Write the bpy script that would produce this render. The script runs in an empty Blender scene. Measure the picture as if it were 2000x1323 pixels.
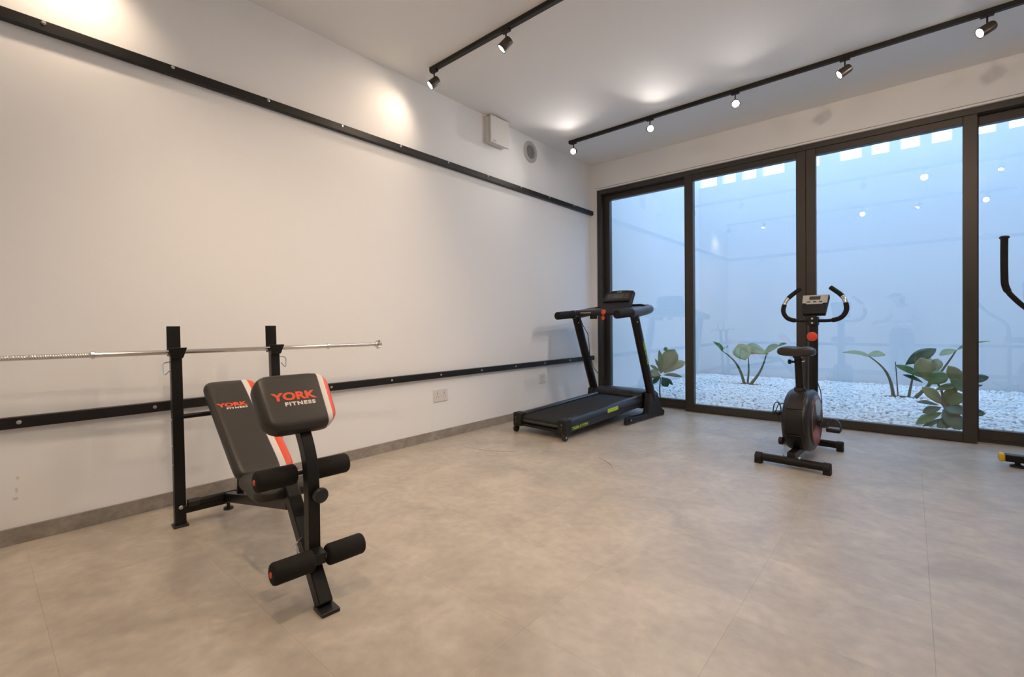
import bpy, bmesh, math, random
import numpy as np
from mathutils import Vector, Matrix, Euler

random.seed(7)
rng = np.random.default_rng(7)
sc = bpy.context.scene
C = sc.collection
R = math.radians
PI = math.pi

# ------------------------------------------------------------------ camera, world, exposure
CAM = Vector((3.33382, -5.57503, 1.05))
AX = Vector((-0.65103137, 0.75899743, -0.00900336))
RX = Vector((0.75905028, 0.65097088, -0.00892128))
UX = Vector((0.00091030, 0.01264203, 0.99991967))
FPX, PY = 908.26, 644.15
cam_d = bpy.data.cameras.new('camera')
cam_d.sensor_width = 36.0
cam_d.lens = FPX / 2000 * 36
cam_d.shift_y = (PY - 661.5) / 2000
cam_d.clip_start = 0.02
cam = bpy.data.objects.new('camera', cam_d)
M3 = Matrix((RX, UX, -AX)).transposed()
cam.matrix_world = Matrix.Translation(CAM) @ M3.to_4x4()
C.objects.link(cam)
sc.camera = cam

SKY_COL = (0.38, 0.61, 0.98)
SKY_STRENGTH = 3.9
LAMP_COL = (1.0, 0.77, 0.555)
LAMP_W = 40.0
LAMP_COL_WINDOW = (1.0, 0.92, 0.85)
EXPOSURE = 0.0

w = bpy.data.worlds.new('overcast_sky')
sc.world = w
w.use_nodes = True
bg = w.node_tree.nodes['Background']
bg.inputs[0].default_value = (*SKY_COL, 1)
bg.inputs[1].default_value = SKY_STRENGTH
vs = sc.view_settings
sc.display_settings.display_device = 'sRGB'
vs.view_transform = 'Standard'
vs.look = 'None'
vs.gamma = 1.0
vs.use_curve_mapping = False
vs.exposure = EXPOSURE
sc.cycles.max_bounces = 8
sc.cycles.adaptive_threshold = 0.1
sc.cycles.adaptive_min_samples = 16
sc.cycles.diffuse_bounces = 6
sc.cycles.glossy_bounces = 4
sc.cycles.transparent_max_bounces = 12
sc.cycles.sample_clamp_indirect = 6.0


def at(px, py, Y):
    """point of the plane y = Y behind a place of the photograph"""
    d = AX + RX * ((px - 1000) / FPX) + UX * ((PY - py) / FPX)
    return CAM + d * ((Y - CAM.y) / d.y)


# ------------------------------------------------------------------ materials
MATS = {}


def mat(name, col, rough=0.5, metal=0.0, var=0.0, vscale=8.0, bump=0.0, bscale=60.0, emit=None, estr=0.0,
        coat=0.0, spec=0.5, sub=0.0):
    if name in MATS:
        return MATS[name]
    m = bpy.data.materials.new(name)
    m.use_nodes = True
    nt = m.node_tree
    b = nt.nodes['Principled BSDF']
    b.inputs['Base Color'].default_value = (*col, 1)
    b.inputs['Roughness'].default_value = rough
    b.inputs['Metallic'].default_value = metal
    b.inputs['Specular IOR Level'].default_value = spec
    b.inputs['Coat Weight'].default_value = coat
    tc = nt.nodes.new('ShaderNodeTexCoord')
    if var > 0:
        n = nt.nodes.new('ShaderNodeTexNoise')
        n.inputs['Scale'].default_value = vscale
        n.inputs['Detail'].default_value = 5
        nt.links.new(tc.outputs['Object'], n.inputs['Vector'])
        mx = nt.nodes.new('ShaderNodeMix')
        mx.data_type = 'RGBA'
        mx.inputs['A'].default_value = (*[c * (1 - var) for c in col], 1)
        mx.inputs['B'].default_value = (*[min(1, c * (1 + var)) for c in col], 1)
        nt.links.new(n.outputs['Fac'], mx.inputs['Factor'])
        nt.links.new(mx.outputs['Result'], b.inputs['Base Color'])
    if bump > 0:
        n2 = nt.nodes.new('ShaderNodeTexNoise')
        n2.inputs['Scale'].default_value = bscale
        n2.inputs['Detail'].default_value = 3
        nt.links.new(tc.outputs['Object'], n2.inputs['Vector'])
        bp = nt.nodes.new('ShaderNodeBump')
        bp.inputs['Strength'].default_value = bump
        bp.inputs['Distance'].default_value = 0.003
        nt.links.new(n2.outputs['Fac'], bp.inputs['Height'])
        nt.links.new(bp.outputs['Normal'], b.inputs['Normal'])
    if emit:
        b.inputs['Emission Color'].default_value = (*emit, 1)
        b.inputs['Emission Strength'].default_value = estr
    MATS[name] = m
    return m


def floor_material(name, c1, c2, scale=1.0):
    m = bpy.data.materials.new(name)
    m.use_nodes = True
    nt = m.node_tree
    L = nt.links.new
    b = nt.nodes['Principled BSDF']
    b.inputs['Specular IOR Level'].default_value = 0.65
    tc = nt.nodes.new('ShaderNodeTexCoord')
    geo = nt.nodes.new('ShaderNodeNewGeometry')
    oi = nt.nodes.new('ShaderNodeObjectInfo')
    cmb = nt.nodes.new('ShaderNodeVectorMath')
    cmb.operation = 'MULTIPLY_ADD'
    cmb.inputs[1].default_value = (0.04, 0.04, 0.04)
    L(oi.outputs['Random'], cmb.inputs[0])
    L(geo.outputs['Position'], cmb.inputs[2])
    n1 = nt.nodes.new('ShaderNodeTexNoise')
    n1.inputs['Scale'].default_value = 3.2 * scale
    n1.inputs['Detail'].default_value = 7
    n1.inputs['Roughness'].default_value = 0.62
    n1.inputs['Distortion'].default_value = 0.6
    L(cmb.outputs[0], n1.inputs['Vector'])
    n2 = nt.nodes.new('ShaderNodeTexNoise')
    n2.inputs['Scale'].default_value = 19 * scale
    n2.inputs['Detail'].default_value = 4
    L(geo.outputs['Position'], n2.inputs['Vector'])
    r1 = nt.nodes.new('ShaderNodeValToRGB')
    r1.color_ramp.elements[0].position = 0.34
    r1.color_ramp.elements[0].color = (*c1, 1)
    r1.color_ramp.elements[1].position = 0.66
    r1.color_ramp.elements[1].color = (*c2, 1)
    L(n1.outputs['Fac'], r1.inputs[0])
    r2 = nt.nodes.new('ShaderNodeMapRange')
    r2.inputs['From Min'].default_value = 0.3
    r2.inputs['From Max'].default_value = 0.7
    r2.inputs['To Min'].default_value = 0.91
    r2.inputs['To Max'].default_value = 1.08
    L(n2.outputs['Fac'], r2.inputs['Value'])
    mu = nt.nodes.new('ShaderNodeMix')
    mu.data_type = 'RGBA'
    mu.blend_type = 'MULTIPLY'
    mu.inputs['Factor'].default_value = 1
    L(r1.outputs[0], mu.inputs['A'])
    L(r2.outputs[0], mu.inputs['B'])
    r3 = nt.nodes.new('ShaderNodeMapRange')
    r3.inputs['To Min'].default_value = 0.98
    r3.inputs['To Max'].default_value = 1.015
    L(oi.outputs['Random'], r3.inputs['Value'])
    mu2 = nt.nodes.new('ShaderNodeMix')
    mu2.data_type = 'RGBA'
    mu2.blend_type = 'MULTIPLY'
    mu2.inputs['Factor'].default_value = 1
    L(mu.outputs['Result'], mu2.inputs['A'])
    L(r3.outputs[0], mu2.inputs['B'])
    L(mu2.outputs['Result'], b.inputs['Base Color'])
    b.inputs['Roughness'].default_value = 0.36
    bp = nt.nodes.new('ShaderNodeBump')
    bp.inputs['Strength'].default_value = 0.12
    bp.inputs['Distance'].default_value = 0.002
    L(n2.outputs['Fac'], bp.inputs['Height'])
    L(bp.outputs['Normal'], b.inputs['Normal'])
    MATS[name] = m
    return m


def glass_material(name, f0):
    m = bpy.data.materials.new(name)
    m.use_nodes = True
    nt = m.node_tree
    nt.nodes.clear()
    out = nt.nodes.new('ShaderNodeOutputMaterial')
    mix = nt.nodes.new('ShaderNodeMixShader')
    tr = nt.nodes.new('ShaderNodeBsdfTransparent')
    tr.inputs[0].default_value = (0.97, 0.985, 0.98, 1)
    gl = nt.nodes.new('ShaderNodeBsdfGlossy')
    gl.inputs['Roughness'].default_value = 0.0
    lw_ = nt.nodes.new('ShaderNodeLayerWeight')
    lw_.inputs['Blend'].default_value = 0.5
    pw = nt.nodes.new('ShaderNodeMath')
    pw.operation = 'POWER'
    pw.inputs[1].default_value = 5.0
    nt.links.new(lw_.outputs['Facing'], pw.inputs[0])
    ma = nt.nodes.new('ShaderNodeMath')
    ma.operation = 'MULTIPLY_ADD'
    ma.inputs[1].default_value = 1 - f0
    ma.inputs[2].default_value = f0
    nt.links.new(pw.outputs[0], ma.inputs[0])
    nt.links.new(ma.outputs[0], mix.inputs[0])
    nt.links.new(tr.outputs[0], mix.inputs[1])
    nt.links.new(gl.outputs[0], mix.inputs[2])
    nt.links.new(mix.outputs[0], out.inputs[0])
    MATS[name] = m
    return m


WALL = mat('white_wall_paint', (0.885, 0.88, 0.87), 0.7, var=0.012, vscale=2.5, bump=0.05, bscale=90)
CEIL = mat('white_ceiling_paint', (0.885, 0.88, 0.87), 0.8, var=0.01, vscale=2)
COURT = mat('white_render', (0.80, 0.80, 0.80), 0.85, var=0.02, vscale=1.5, bump=0.08, bscale=50)
FLOOR = floor_material('concrete_look_vinyl', (0.43, 0.372, 0.300), (0.58, 0.505, 0.412))
SKIRT = floor_material('concrete_look_skirting', (0.25, 0.22, 0.185), (0.38, 0.34, 0.29), 3.0)
BRONZE = mat('dark_bronze_aluminium', (0.058, 0.050, 0.043), 0.42, 0.35, var=0.05, vscale=3)
GLASS = glass_material('window_glass', 0.10)
BLACK_STEEL = mat('black_powder_coated_steel', (0.010, 0.009, 0.008), 0.36, 0.0, var=0.1, vscale=20, spec=0.3)
RAIL = mat('black_rail_paint', (0.013, 0.012, 0.011), 0.42, 0.0, var=0.15, vscale=12, spec=0.32)
TRACK = mat('black_track_paint', (0.014, 0.012, 0.010), 0.4, spec=0.35)
CHROME = mat('chrome', (0.72, 0.70, 0.68), 0.16, 1.0)
ZINC = mat('zinc_bolt', (0.55, 0.54, 0.52), 0.3, 1.0)
VINYL = mat('dark_grey_vinyl', (0.030, 0.026, 0.021), 0.42, var=0.08, vscale=6, bump=0.08, bscale=260)
VWHITE = mat('white_vinyl', (0.72, 0.68, 0.62), 0.42)
VORANGE = mat('orange_vinyl', (0.80, 0.085, 0.028), 0.42)
VPURPLE = mat('purple_piping', (0.10, 0.075, 0.16), 0.5)
FOAM = mat('black_foam', (0.013, 0.011, 0.009), 0.8, spec=0.3, bump=0.15, bscale=300)
PLASTIC = mat('black_plastic', (0.015, 0.015, 0.016), 0.35, var=0.1, vscale=15)
PLASTIC_M = mat('matt_black_plastic', (0.012, 0.011, 0.011), 0.55, spec=0.35)
BELT = mat('running_belt', (0.013, 0.013, 0.013), 0.75, bump=0.2, bscale=400)
GREYPL = mat('grey_plastic', (0.16, 0.17, 0.18), 0.45)
SILVER = mat('silver_plastic', (0.52, 0.50, 0.46), 0.35, 0.2)
LCD = mat('lcd_screen', (0.05, 0.06, 0.06), 0.15)
RED = mat('red_plastic', (0.78, 0.07, 0.035), 0.4)
ORANGE = mat('orange_plastic', (0.75, 0.10, 0.03), 0.45)
GREENPRINT = mat('lime_print', (0.42, 0.62, 0.05), 0.5)
YELLOW = mat('yellow_plastic', (0.80, 0.52, 0.03), 0.4)
WHITEPL = mat('white_plastic', (0.74, 0.72, 0.68), 0.4)
DARKHOLE = mat('dark_opening', (0.05, 0.045, 0.045), 0.7)
LEAF = mat('green_leaf', (0.085, 0.185, 0.05), 0.38, var=0.35, vscale=14)
LEAF2 = mat('pale_green_leaf', (0.23, 0.275, 0.12), 0.42, var=0.3, vscale=12)
LEAFD = mat('dark_green_leaf', (0.028, 0.095, 0.048), 0.35, var=0.3, vscale=14)
STEM = mat('plant_stem', (0.055, 0.085, 0.035), 0.55, var=0.2, vscale=20)
BARK = mat('plant_bark', (0.06, 0.045, 0.03), 0.8, var=0.3, vscale=30)
SOIL = mat('dark_soil', (0.03, 0.024, 0.02), 0.95, var=0.3, vscale=30)
STONE = mat('white_gravel_stone', (0.90, 0.90, 0.89), 0.75, var=0.10, vscale=20)
GROUND = mat('grey_grit', (0.34, 0.34, 0.33), 0.9, var=0.2, vscale=30)
SKIN = mat('skin', (0.45, 0.27, 0.19), 0.5)
CLOTH_W = mat('white_cotton', (0.70, 0.70, 0.70), 0.85)
CLOTH_D = mat('black_cotton', (0.014, 0.014, 0.018), 0.9)
HAIR = mat('dark_hair', (0.012, 0.010, 0.009), 0.6)


def lamp_material():
    m = bpy.data.materials.new('lit_lamp_lens')
    m.use_nodes = True
    b = m.node_tree.nodes['Principled BSDF']
    b.inputs['Base Color'].default_value = (0.8, 0.8, 0.8, 1)
    b.inputs['Emission Color'].default_value = (1.0, 0.86, 0.68, 1)
    b.inputs['Emission Strength'].default_value = 40
    m.cycles.emission_sampling = 'NONE'
    return m


LENS = lamp_material()


# ------------------------------------------------------------------ mesh helpers
class MB:
    """collects shapes and links them as one mesh object"""

    def __init__(self):
        self.v = []
        self.f = []
        self.mi = []

    def add(self, vs_, fs_, m=0):
        o = len(self.v)
        self.v += [tuple(x) for x in vs_]
        self.f += [tuple(i + o for i in f) for f in fs_]
        self.mi += [m] * len(fs_)
        return self

    def box(self, x0, x1, y0, y1, z0, z1, mtx=None, m=0):
        vs_ = [Vector((x, y, z)) for z in (z0, z1) for y in (y0, y1) for x in (x0, x1)]
        if mtx is not None:
            vs_ = [mtx @ q for q in vs_]
        return self.add(vs_, [(0, 2, 3, 1), (4, 5, 7, 6), (0, 1, 5, 4), (2, 6, 7, 3), (0, 4, 6, 2), (1, 3, 7, 5)], m)

    def beam(self, p, q, wd, ht, up=(0, 0, 1), m=0):
        p, q = Vector(p), Vector(q)
        d = (q - p)
        L = d.length
        d.normalize()
        s = d.cross(Vector(up)).normalized()
        u = s.cross(d)
        mt = Matrix((d, s, u)).transposed().to_4x4()
        mt.translation = p
        return self.box(0, L, -wd / 2, wd / 2, -ht / 2, ht / 2, mt, m)

    def tube(self, pts, r, seg=12, caps=True, m=0, flat=1.0, up=None):
        pts = [Vector(p) for p in pts]
        n = len(pts)
        rs = r if isinstance(r, (list, tuple)) else [r] * n
        vs_ = []
        prev = None
        for i, p in enumerate(pts):
            t = (pts[min(i + 1, n - 1)] - pts[max(i - 1, 0)]).normalized()
            if prev is None:
                a = Vector(up) if up else (Vector((0, 0, 1)) if abs(t.z) < 0.9 else Vector((1, 0, 0)))
            else:
                a = prev
            a = (a - t * a.dot(t)).normalized()
            prev = a
            b_ = t.cross(a)
            for k in range(seg):
                an = 2 * PI * k / seg
                vs_.append(p + a * math.cos(an) * rs[i] + b_ * math.sin(an) * rs[i] * flat)
        fs_ = [(i * seg + k, i * seg + (k + 1) % seg, (i + 1) * seg + (k + 1) % seg, (i + 1) * seg + k)
               for i in range(n - 1) for k in range(seg)]
        if caps:
            fs_.append(tuple(reversed(range(seg))))
            fs_.append(tuple(range((n - 1) * seg, n * seg)))
        return self.add(vs_, fs_, m)

    def lathe(self, p, axis, prof, seg=20, m=0, caps=True):
        """prof: (distance along the axis, radius)"""
        p = Vector(p)
        ax = Vector(axis).normalized()
        a = Vector((0, 0, 1)) if abs(ax.z) < 0.9 else Vector((1, 0, 0))
        a = (a - ax * a.dot(ax)).normalized()
        b_ = ax.cross(a)
        vs_ = []
        for (t, r) in prof:
            for k in range(seg):
                an = 2 * PI * k / seg
                vs_.append(p + ax * t + (a * math.cos(an) + b_ * math.sin(an)) * r)
        n = len(prof)
        fs_ = [(i * seg + k, i * seg + (k + 1) % seg, (i + 1) * seg + (k + 1) % seg, (i + 1) * seg + k)
               for i in range(n - 1) for k in range(seg)]
        if caps:
            fs_.append(tuple(reversed(range(seg))))
            fs_.append(tuple(range((n - 1) * seg, n * seg)))
        return self.add(vs_, fs_, m)

    def prism(self, poly, ext, m=0):
        """poly: points of one face, ext: vector to the other face"""
        n = len(poly)
        ext = Vector(ext)
        a = [Vector(p) for p in poly]
        vs_ = a + [p + ext for p in a]
        fs_ = [tuple(reversed(range(n))), tuple(range(n, 2 * n))]
        fs_ += [(i, (i + 1) % n, n + (i + 1) % n, n + i) for i in range(n)]
        return self.add(vs_, fs_, m)

    def mesh(self, name, mats, smooth=False):
        me = bpy.data.meshes.new(name)
        me.from_pydata([tuple(x) for x in self.v], [], self.f)
        if not isinstance(mats, (list, tuple)):
            mats = [mats]
        for mm in mats:
            me.materials.append(mm)
        if len(mats) > 1:
            me.polygons.foreach_set('material_index', self.mi)
        bm = bmesh.new()
        bm.from_mesh(me)
        bmesh.ops.recalc_face_normals(bm, faces=bm.faces)
        bm.to_mesh(me)
        bm.free()
        if smooth:
            me.shade_smooth()
            me.set_sharp_from_angle(angle=R(38))
        return me

    def build(self, name, mats, parent=None, smooth=False, bev=0.0):
        me = self.mesh(name, mats, smooth or bev > 0)
        return put(name, me, parent, bev)


def put(name, me, parent=None, bev=0.0):
    o = bpy.data.objects.new(name, me)
    C.objects.link(o)
    if parent is not None:
        o.parent = parent
    if bev > 0:
        md = o.modifiers.new('bevel', 'BEVEL')
        md.width = bev
        md.segments = 2
        md.limit_method = 'ANGLE'
        md.angle_limit = R(40)
    return o


def tag(o, label, cat=None, group=None, kind=None):
    if label:
        o['label'] = label
    if cat:
        o['category'] = cat
    if group:
        o['group'] = group
    if kind:
        o['kind'] = kind
    return o


def thing(name, label, cat, loc=(0, 0, 0), rz=0.0, group=None):
    o = bpy.data.objects.new(name, None)
    o.empty_display_size = 0.1
    C.objects.link(o)
    o.location = loc
    o.rotation_euler = (0, 0, rz)
    return tag(o, label, cat, group)


def struct(name, mb, m, label, parent=None, bev=0.0):
    o = mb.build(name, m, parent, bev=bev)
    return tag(o, label, None, None, 'structure')


def rounded(pts, r, n=6):
    """a path with rounded corners"""
    pts = [Vector(p) for p in pts]
    out = [pts[0]]
    for i in range(1, len(pts) - 1):
        a, b_, c = pts[i - 1], pts[i], pts[i + 1]
        d1, d2 = (a - b_), (c - b_)
        k = min(r, d1.length * 0.49, d2.length * 0.49)
        p, q = b_ + d1.normalized() * k, b_ + d2.normalized() * k
        for j in range(n + 1):
            t = j / n
            out.append(p * (1 - t) ** 2 + b_ * 2 * t * (1 - t) + q * t * t)
    out.append(pts[-1])
    return out


def lettering(name, s, size, m, parent, mtx, xs=1.0, fat=0.0, depth=0.0006, gap=1.0):
    cu = bpy.data.curves.new(name, 'FONT')
    cu.body = s
    cu.size = size
    cu.offset = fat
    cu.extrude = depth
    cu.space_character = gap
    cu.align_x = 'CENTER'
    cu.align_y = 'CENTER'
    cu.resolution_u = 3
    t = bpy.data.objects.new('tmp_text', cu)
    C.objects.link(t)
    bpy.context.view_layer.update()
    me = bpy.data.meshes.new_from_object(t.evaluated_get(bpy.context.evaluated_depsgraph_get()))
    bpy.data.objects.remove(t)
    bpy.data.curves.remove(cu)
    me.name = name
    me.transform(mtx @ Matrix.Diagonal((xs, 1, 1, 1)))
    me.materials.clear()
    me.materials.append(m)
    return put(name, me, parent)


def basis(origin, xa, ya):
    xa = Vector(xa).normalized()
    ya = Vector(ya)
    ya = (ya - xa * ya.dot(xa)).normalized()
    za = xa.cross(ya)
    mt = Matrix((xa, ya, za)).transposed().to_4x4()
    mt.translation = Vector(origin)
    return mt


# ------------------------------------------------------------------ room shell
W_, D_, H_ = 5.04, -6.20, 3.222
T = 0.2
DOOR_X0, DOOR_X1, DOOR_Z = 0.088, 4.955, 2.872

sub = struct('floor', MB().box(-T, W_ + T, D_ - T, 0.10, -0.12, -0.006), SKIRT,
             'grey brown concrete look vinyl tile floor of the gym')
ts = 0.5365
xs_ = sorted({0.0, W_} | {round(1.78 + ts * k, 4) for k in range(-4, 7) if 0.02 < 1.78 + ts * k < W_ - 0.02})
ys_ = sorted({D_, 0.09} | {round(-3.265 + ts * k, 4) for k in range(-6, 7) if D_ + 0.02 < -3.265 + ts * k < 0.05})
tile_cache = {}
for i in range(len(xs_) - 1):
    for j in range(len(ys_) - 1):
        wx, wy = xs_[i + 1] - xs_[i], ys_[j + 1] - ys_[j]
        key = (round(wx, 3), round(wy, 3))
        if key not in tile_cache:
            g, c = 0.0001, 0.0003
            mb = MB()
            a, b_ = wx / 2 - g, wy / 2 - g
            mb.add([(-a, -b_, -0.006), (a, -b_, -0.006), (a, b_, -0.006), (-a, b_, -0.006),
                    (-a, -b_, -0.0004), (a, -b_, -0.0004), (a, b_, -0.0004), (-a, b_, -0.0004),
                    (-a + c, -b_ + c, 0), (a - c, -b_ + c, 0), (a - c, b_ - c, 0), (-a + c, b_ - c, 0)],
                   [(0, 3, 2, 1), (0, 1, 5, 4), (1, 2, 6, 5), (2, 3, 7, 6), (3, 0, 4, 7),
                    (4, 5, 9, 8), (5, 6, 10, 9), (6, 7, 11, 10), (7, 4, 8, 11), (8, 9, 10, 11)])
            tile_cache[key] = mb.mesh('tile', FLOOR)
        t = put('tile', tile_cache[key], sub)
        t.location = ((xs_[i] + xs_[i + 1]) / 2, (ys_[j] + ys_[j + 1]) / 2, 0)

SCUFF = mat('scuff_mark', (0.09, 0.08, 0.07), 0.6)
CHALK = mat('chalk_mark', (0.62, 0.59, 0.54), 0.7)


def mark(pts, wd, m):
    mb = MB()
    P = [Vector((p[0], p[1], 0.0006)) for p in pts]
    L_, Rr = [], []
    for i, p in enumerate(P):
        t = (P[min(i + 1, len(P) - 1)] - P[max(i - 1, 0)]).normalized()
        s = Vector((-t.y, t.x, 0)) * wd / 2 * (0.25 if i in (0, len(P) - 1) else 1)
        L_.append(p + s)
        Rr.append(p - s)
    n = len(P)
    mb.add(L_ + Rr, [(i, i + 1, n + i + 1, n + i) for i in range(n - 1)])
    mb.build('floor_mark', m, sub)


def fl(px, py):
    d = AX + RX * ((px - 1000) / FPX) + UX * ((PY - py) / FPX)
    p = CAM + d * (-CAM.z / d.z)
    return (p.x, p.y)


mark([fl(1168, 894), fl(1180, 900), fl(1190, 906), fl(1198, 915)], 0.006, SCUFF)
mark([fl(905, 873), fl(940, 879), fl(975, 882), fl(1014, 883)], 0.007, SCUFF)
mark([fl(297, 1173), fl(308, 1169), fl(320, 1167)], 0.005, CHALK)
mark([fl(832, 1022), fl(870, 1020), fl(905, 1016)], 0.005, CHALK)
mark([fl(1104, 1023), fl(1110, 1026), fl(1116, 1031)], 0.008, CHALK)
mark([fl(893, 865), fl(905, 863), fl(915, 862)], 0.008, CHALK)

struct('ceiling', MB().box(-T, W_ + T, D_ - T, 0.2, H_, H_ + 0.2), CEIL, 'plain white painted ceiling of the gym')
wl = struct('wall_left', MB().box(-T, 0, D_ - T, 0.2, -0.1, H_), WALL, 'long white wall with the two black rails')
struct('wall_right', MB().box(W_, W_ + T, D_ - T, 0.2, -0.1, H_), WALL, 'white wall opposite the barbell rack')
struct('wall_rear', MB().box(-T, W_ + T, D_ - T, D_, -0.1, H_), WALL, 'white wall facing the glass doors')
lw = MB()
lw.box(0, W_, 0.0, 0.2, DOOR_Z + 0.028, H_)
lw.box(0, DOOR_X0 - 0.018, 0.0, 0.2, -0.1, DOOR_Z + 0.028)
lw.box(DOOR_X1 + 0.018, W_, 0.0, 0.2, -0.1, DOOR_Z + 0.028)
struct('wall_window', lw, WALL, 'white lintel and piers around the glass sliding doors')
bead = MB()
bead.box(DOOR_X0 - 0.018, DOOR_X1 + 0.018, -0.012, 0.2, DOOR_Z, DOOR_Z + 0.017)
bead.box(DOOR_X0 - 0.018, DOOR_X1 + 0.018, 0.02, 0.2, DOOR_Z + 0.017, DOOR_Z + 0.028)
bead.box(DOOR_X0 - 0.018, DOOR_X0, -0.006, 0.2, 0, DOOR_Z)
bead.box(DOOR_X1, DOOR_X1 + 0.018, 0.008, 0.2, 0, DOOR_Z)
struct('trim_1', bead, WALL, 'thin white plaster bead around the door frame')
STAIN = mat('yellow_stain', (0.74, 0.66, 0.52), 0.7)
for (yy, zz, hw_, hh_) in ((-5.432, 0.322, 0.007, 0.010), (-5.436, 0.262, 0.005, 0.014), (-5.440, 0.222, 0.012, 0.008)):
    MB().add([(0.0006, yy + hw_ * (0.7 + 0.5 * random.random()) * math.cos(k), zz + hh_ * (0.7 + 0.5 * random.random()) * math.sin(k)) for k in [2 * PI * q / 11 for q in range(11)]], [tuple(range(11))]).build('stain', STAIN, wl)
struct('baseboard_left', MB().box(0, 0.012, D_, 0, 0, 0.082), SKIRT, 'concrete look skirting along the left wall', bev=0.0015)
struct('baseboard_rear', MB().box(0.012, W_ - 0.012, D_, D_ + 0.012, 0, 0.082), SKIRT, 'concrete look skirting along the rear wall')
struct('baseboard_right', MB().box(W_ - 0.012, W_, D_, 0, 0, 0.082), SKIRT, 'concrete look skirting along the right wall')

# ------------------------------------------------------------------ sliding doors
fr = MB()
fr.box(DOOR_X0, DOOR_X1, 0.012, 0.19, DOOR_Z - 0.055, DOOR_Z)
fr.box(DOOR_X0, DOOR_X0 + 0.062, 0.012, 0.19, 0, DOOR_Z - 0.055)
fr.box(DOOR_X1 - 0.062, DOOR_X1, 0.012, 0.19, 0, DOOR_Z - 0.055)
fr.box(DOOR_X0, DOOR_X1, 0.10, 0.19, -0.02, 0.03)
struct('door_frame_1', fr, BRONZE, 'dark bronze aluminium outer frame of the sliding doors', bev=0.002)


def leaf_panel(name, label, x0, x1, y0, y1, zb, zt, sl, sr, bot, top):
    root = thing(name, label, None)
    tag(root, label, None, None, 'structure')
    m = MB()
    m.box(x0, x0 + sl, y0, y1, zb, zt)
    m.box(x1 - sr, x1, y0, y1, zb, zt)
    p = m.build('stile', BRONZE, root, bev=0.003)
    m = MB()
    m.box(x0 + sl, x1 - sr, y0 + 0.002, y1, zb, zb + bot)
    m.box(x0 + sl, x1 - sr, y0 + 0.002, y1, zt - top, zt)
    m.build('rail', BRONZE, root, bev=0.003)
    ym = (y0 + y1) / 2
    g = MB()
    g.box(x0 + sl - 0.005, x1 - sr + 0.005, ym - 0.009, ym + 0.009, zb + bot - 0.005, zt - top + 0.005)
    g.build('pane', GLASS, root)
    return root


ZT = DOOR_Z - 0.055
leaf_panel('door_1', 'fixed glass panel next to the left wall', 0.150, 1.345, 0.105, 0.175, 0.03, ZT, 0.075, 0.08, 0.085, 0.075)
d2 = leaf_panel('door_2', 'sliding glass panel left of the meeting stiles', 1.273, 2.516, 0.018, 0.092, 0.004, ZT, 0.100, 0.086, 0.088, 0.066)
d3 = leaf_panel('door_3', 'sliding glass panel behind the exercise bike, right of the meeting stiles', 2.519, 3.766, 0.018, 0.092, 0.004, ZT, 0.084, 0.090, 0.082, 0.066)
leaf_panel('door_4', 'fixed glass panel at the right edge behind the cross trainer', 3.700, 4.893, 0.105, 0.175, 0.03, ZT, 0.08, 0.075, 0.085, 0.075)
MB().box(2.5125, 2.5225, 0.012, 0.03, ZT - 0.045, ZT - 0.02).build('stopper', PLASTIC, d2)
struct('trim_2', MB().box(0.15, DOOR_X1 - 0.06, 0.092, 0.104, 0, 0.006), ZINC, 'thin aluminium floor track edge of the sliding doors')

# ------------------------------------------------------------------ courtyard
CY, CH = 4.30, 5.0
struct('wall_courtyard_left', MB().box(-0.2, 0.0, 0.2, CY + 0.15, -0.2, CH), COURT, 'white side wall of the gravel courtyard')
struct('wall_courtyard_right', MB().box(W_, W_ + 0.2, 0.2, CY + 0.15, -0.2, CH), COURT, 'far side wall of the gravel courtyard')
struct('wall_facade', MB().box(-0.2, W_ + 0.2, 0.2, 0.35, DOOR_Z + 0.02, CH), COURT, 'outer face of the house above the glass doors')
far = MB()
SZ0, SZ1 = 3.85, 4.42
slots = [(0.02, 0.357), (0.465, 0.714), (0.826, 1.081), (1.187, 1.555), (1.80, 2.10), (2.398, 2.704), (2.835, 3.068),
         (3.21, 3.448), (3.587, 3.821), (3.98, 4.292), (4.42, 4.66)]
far.box(0, W_, CY, CY + 0.15, -0.2, SZ0)
far.box(0, W_, CY, CY + 0.15, SZ1, CH)
xx = 0.0
for a, b_ in slots + [(W_, W_)]:
    far.box(xx, a, CY, CY + 0.15, SZ0, SZ1)
    xx = b_
struct('wall_courtyard_far', far, COURT, 'white courtyard wall with a row of square openings at the top')
struct('courtyard_ground', MB().box(0, W_, 0.19, CY, -0.2, -0.005), GROUND, 'ground under the courtyard gravel')

# gravel: real stones, too many to count
ico = bmesh.new()
bmesh.ops.create_icosphere(ico, subdivisions=1, radius=1)
iv = np.array([v.co[:] for v in ico.verts])
ifc = np.array([[v.index for v in f.verts] for f in ico.faces])
ico.free()
sp = 0.046
gx, gy = np.meshgrid(np.arange(0.068, W_ - 0.06, sp), np.arange(0.262, CY - 0.06, sp))
px = (gx + rng.uniform(-sp * .45, sp * .45, gx.shape)).ravel()
py = (gy + rng.uniform(-sp * .45, sp * .45, gy.shape)).ravel()
keep = np.ones(len(px), bool)
for bx_, by_, rx_, ry_ in ((1.242, 2.952, 0.17, 0.07), (3.25, 2.697, 0.20, 0.07), (0.708, 0.62, 0.04, 0.04), (3.606, 0.62, 0.05, 0.05)):
    keep &= ((px - bx_) / rx_) ** 2 + ((py - by_) / ry_) ** 2 > 1
px, py = px[keep], py[keep]
n = len(px)
size = rng.uniform(0.019, 0.036, (n, 1, 1)) * rng.uniform(0.65, 1.25, (n, 1, 3))
size[:, :, 2] *= 0.7
vtx = iv[None] * size * rng.uniform(0.8, 1.2, (n, len(iv), 1))
th = rng.uniform(0, 2 * PI, n)
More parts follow.
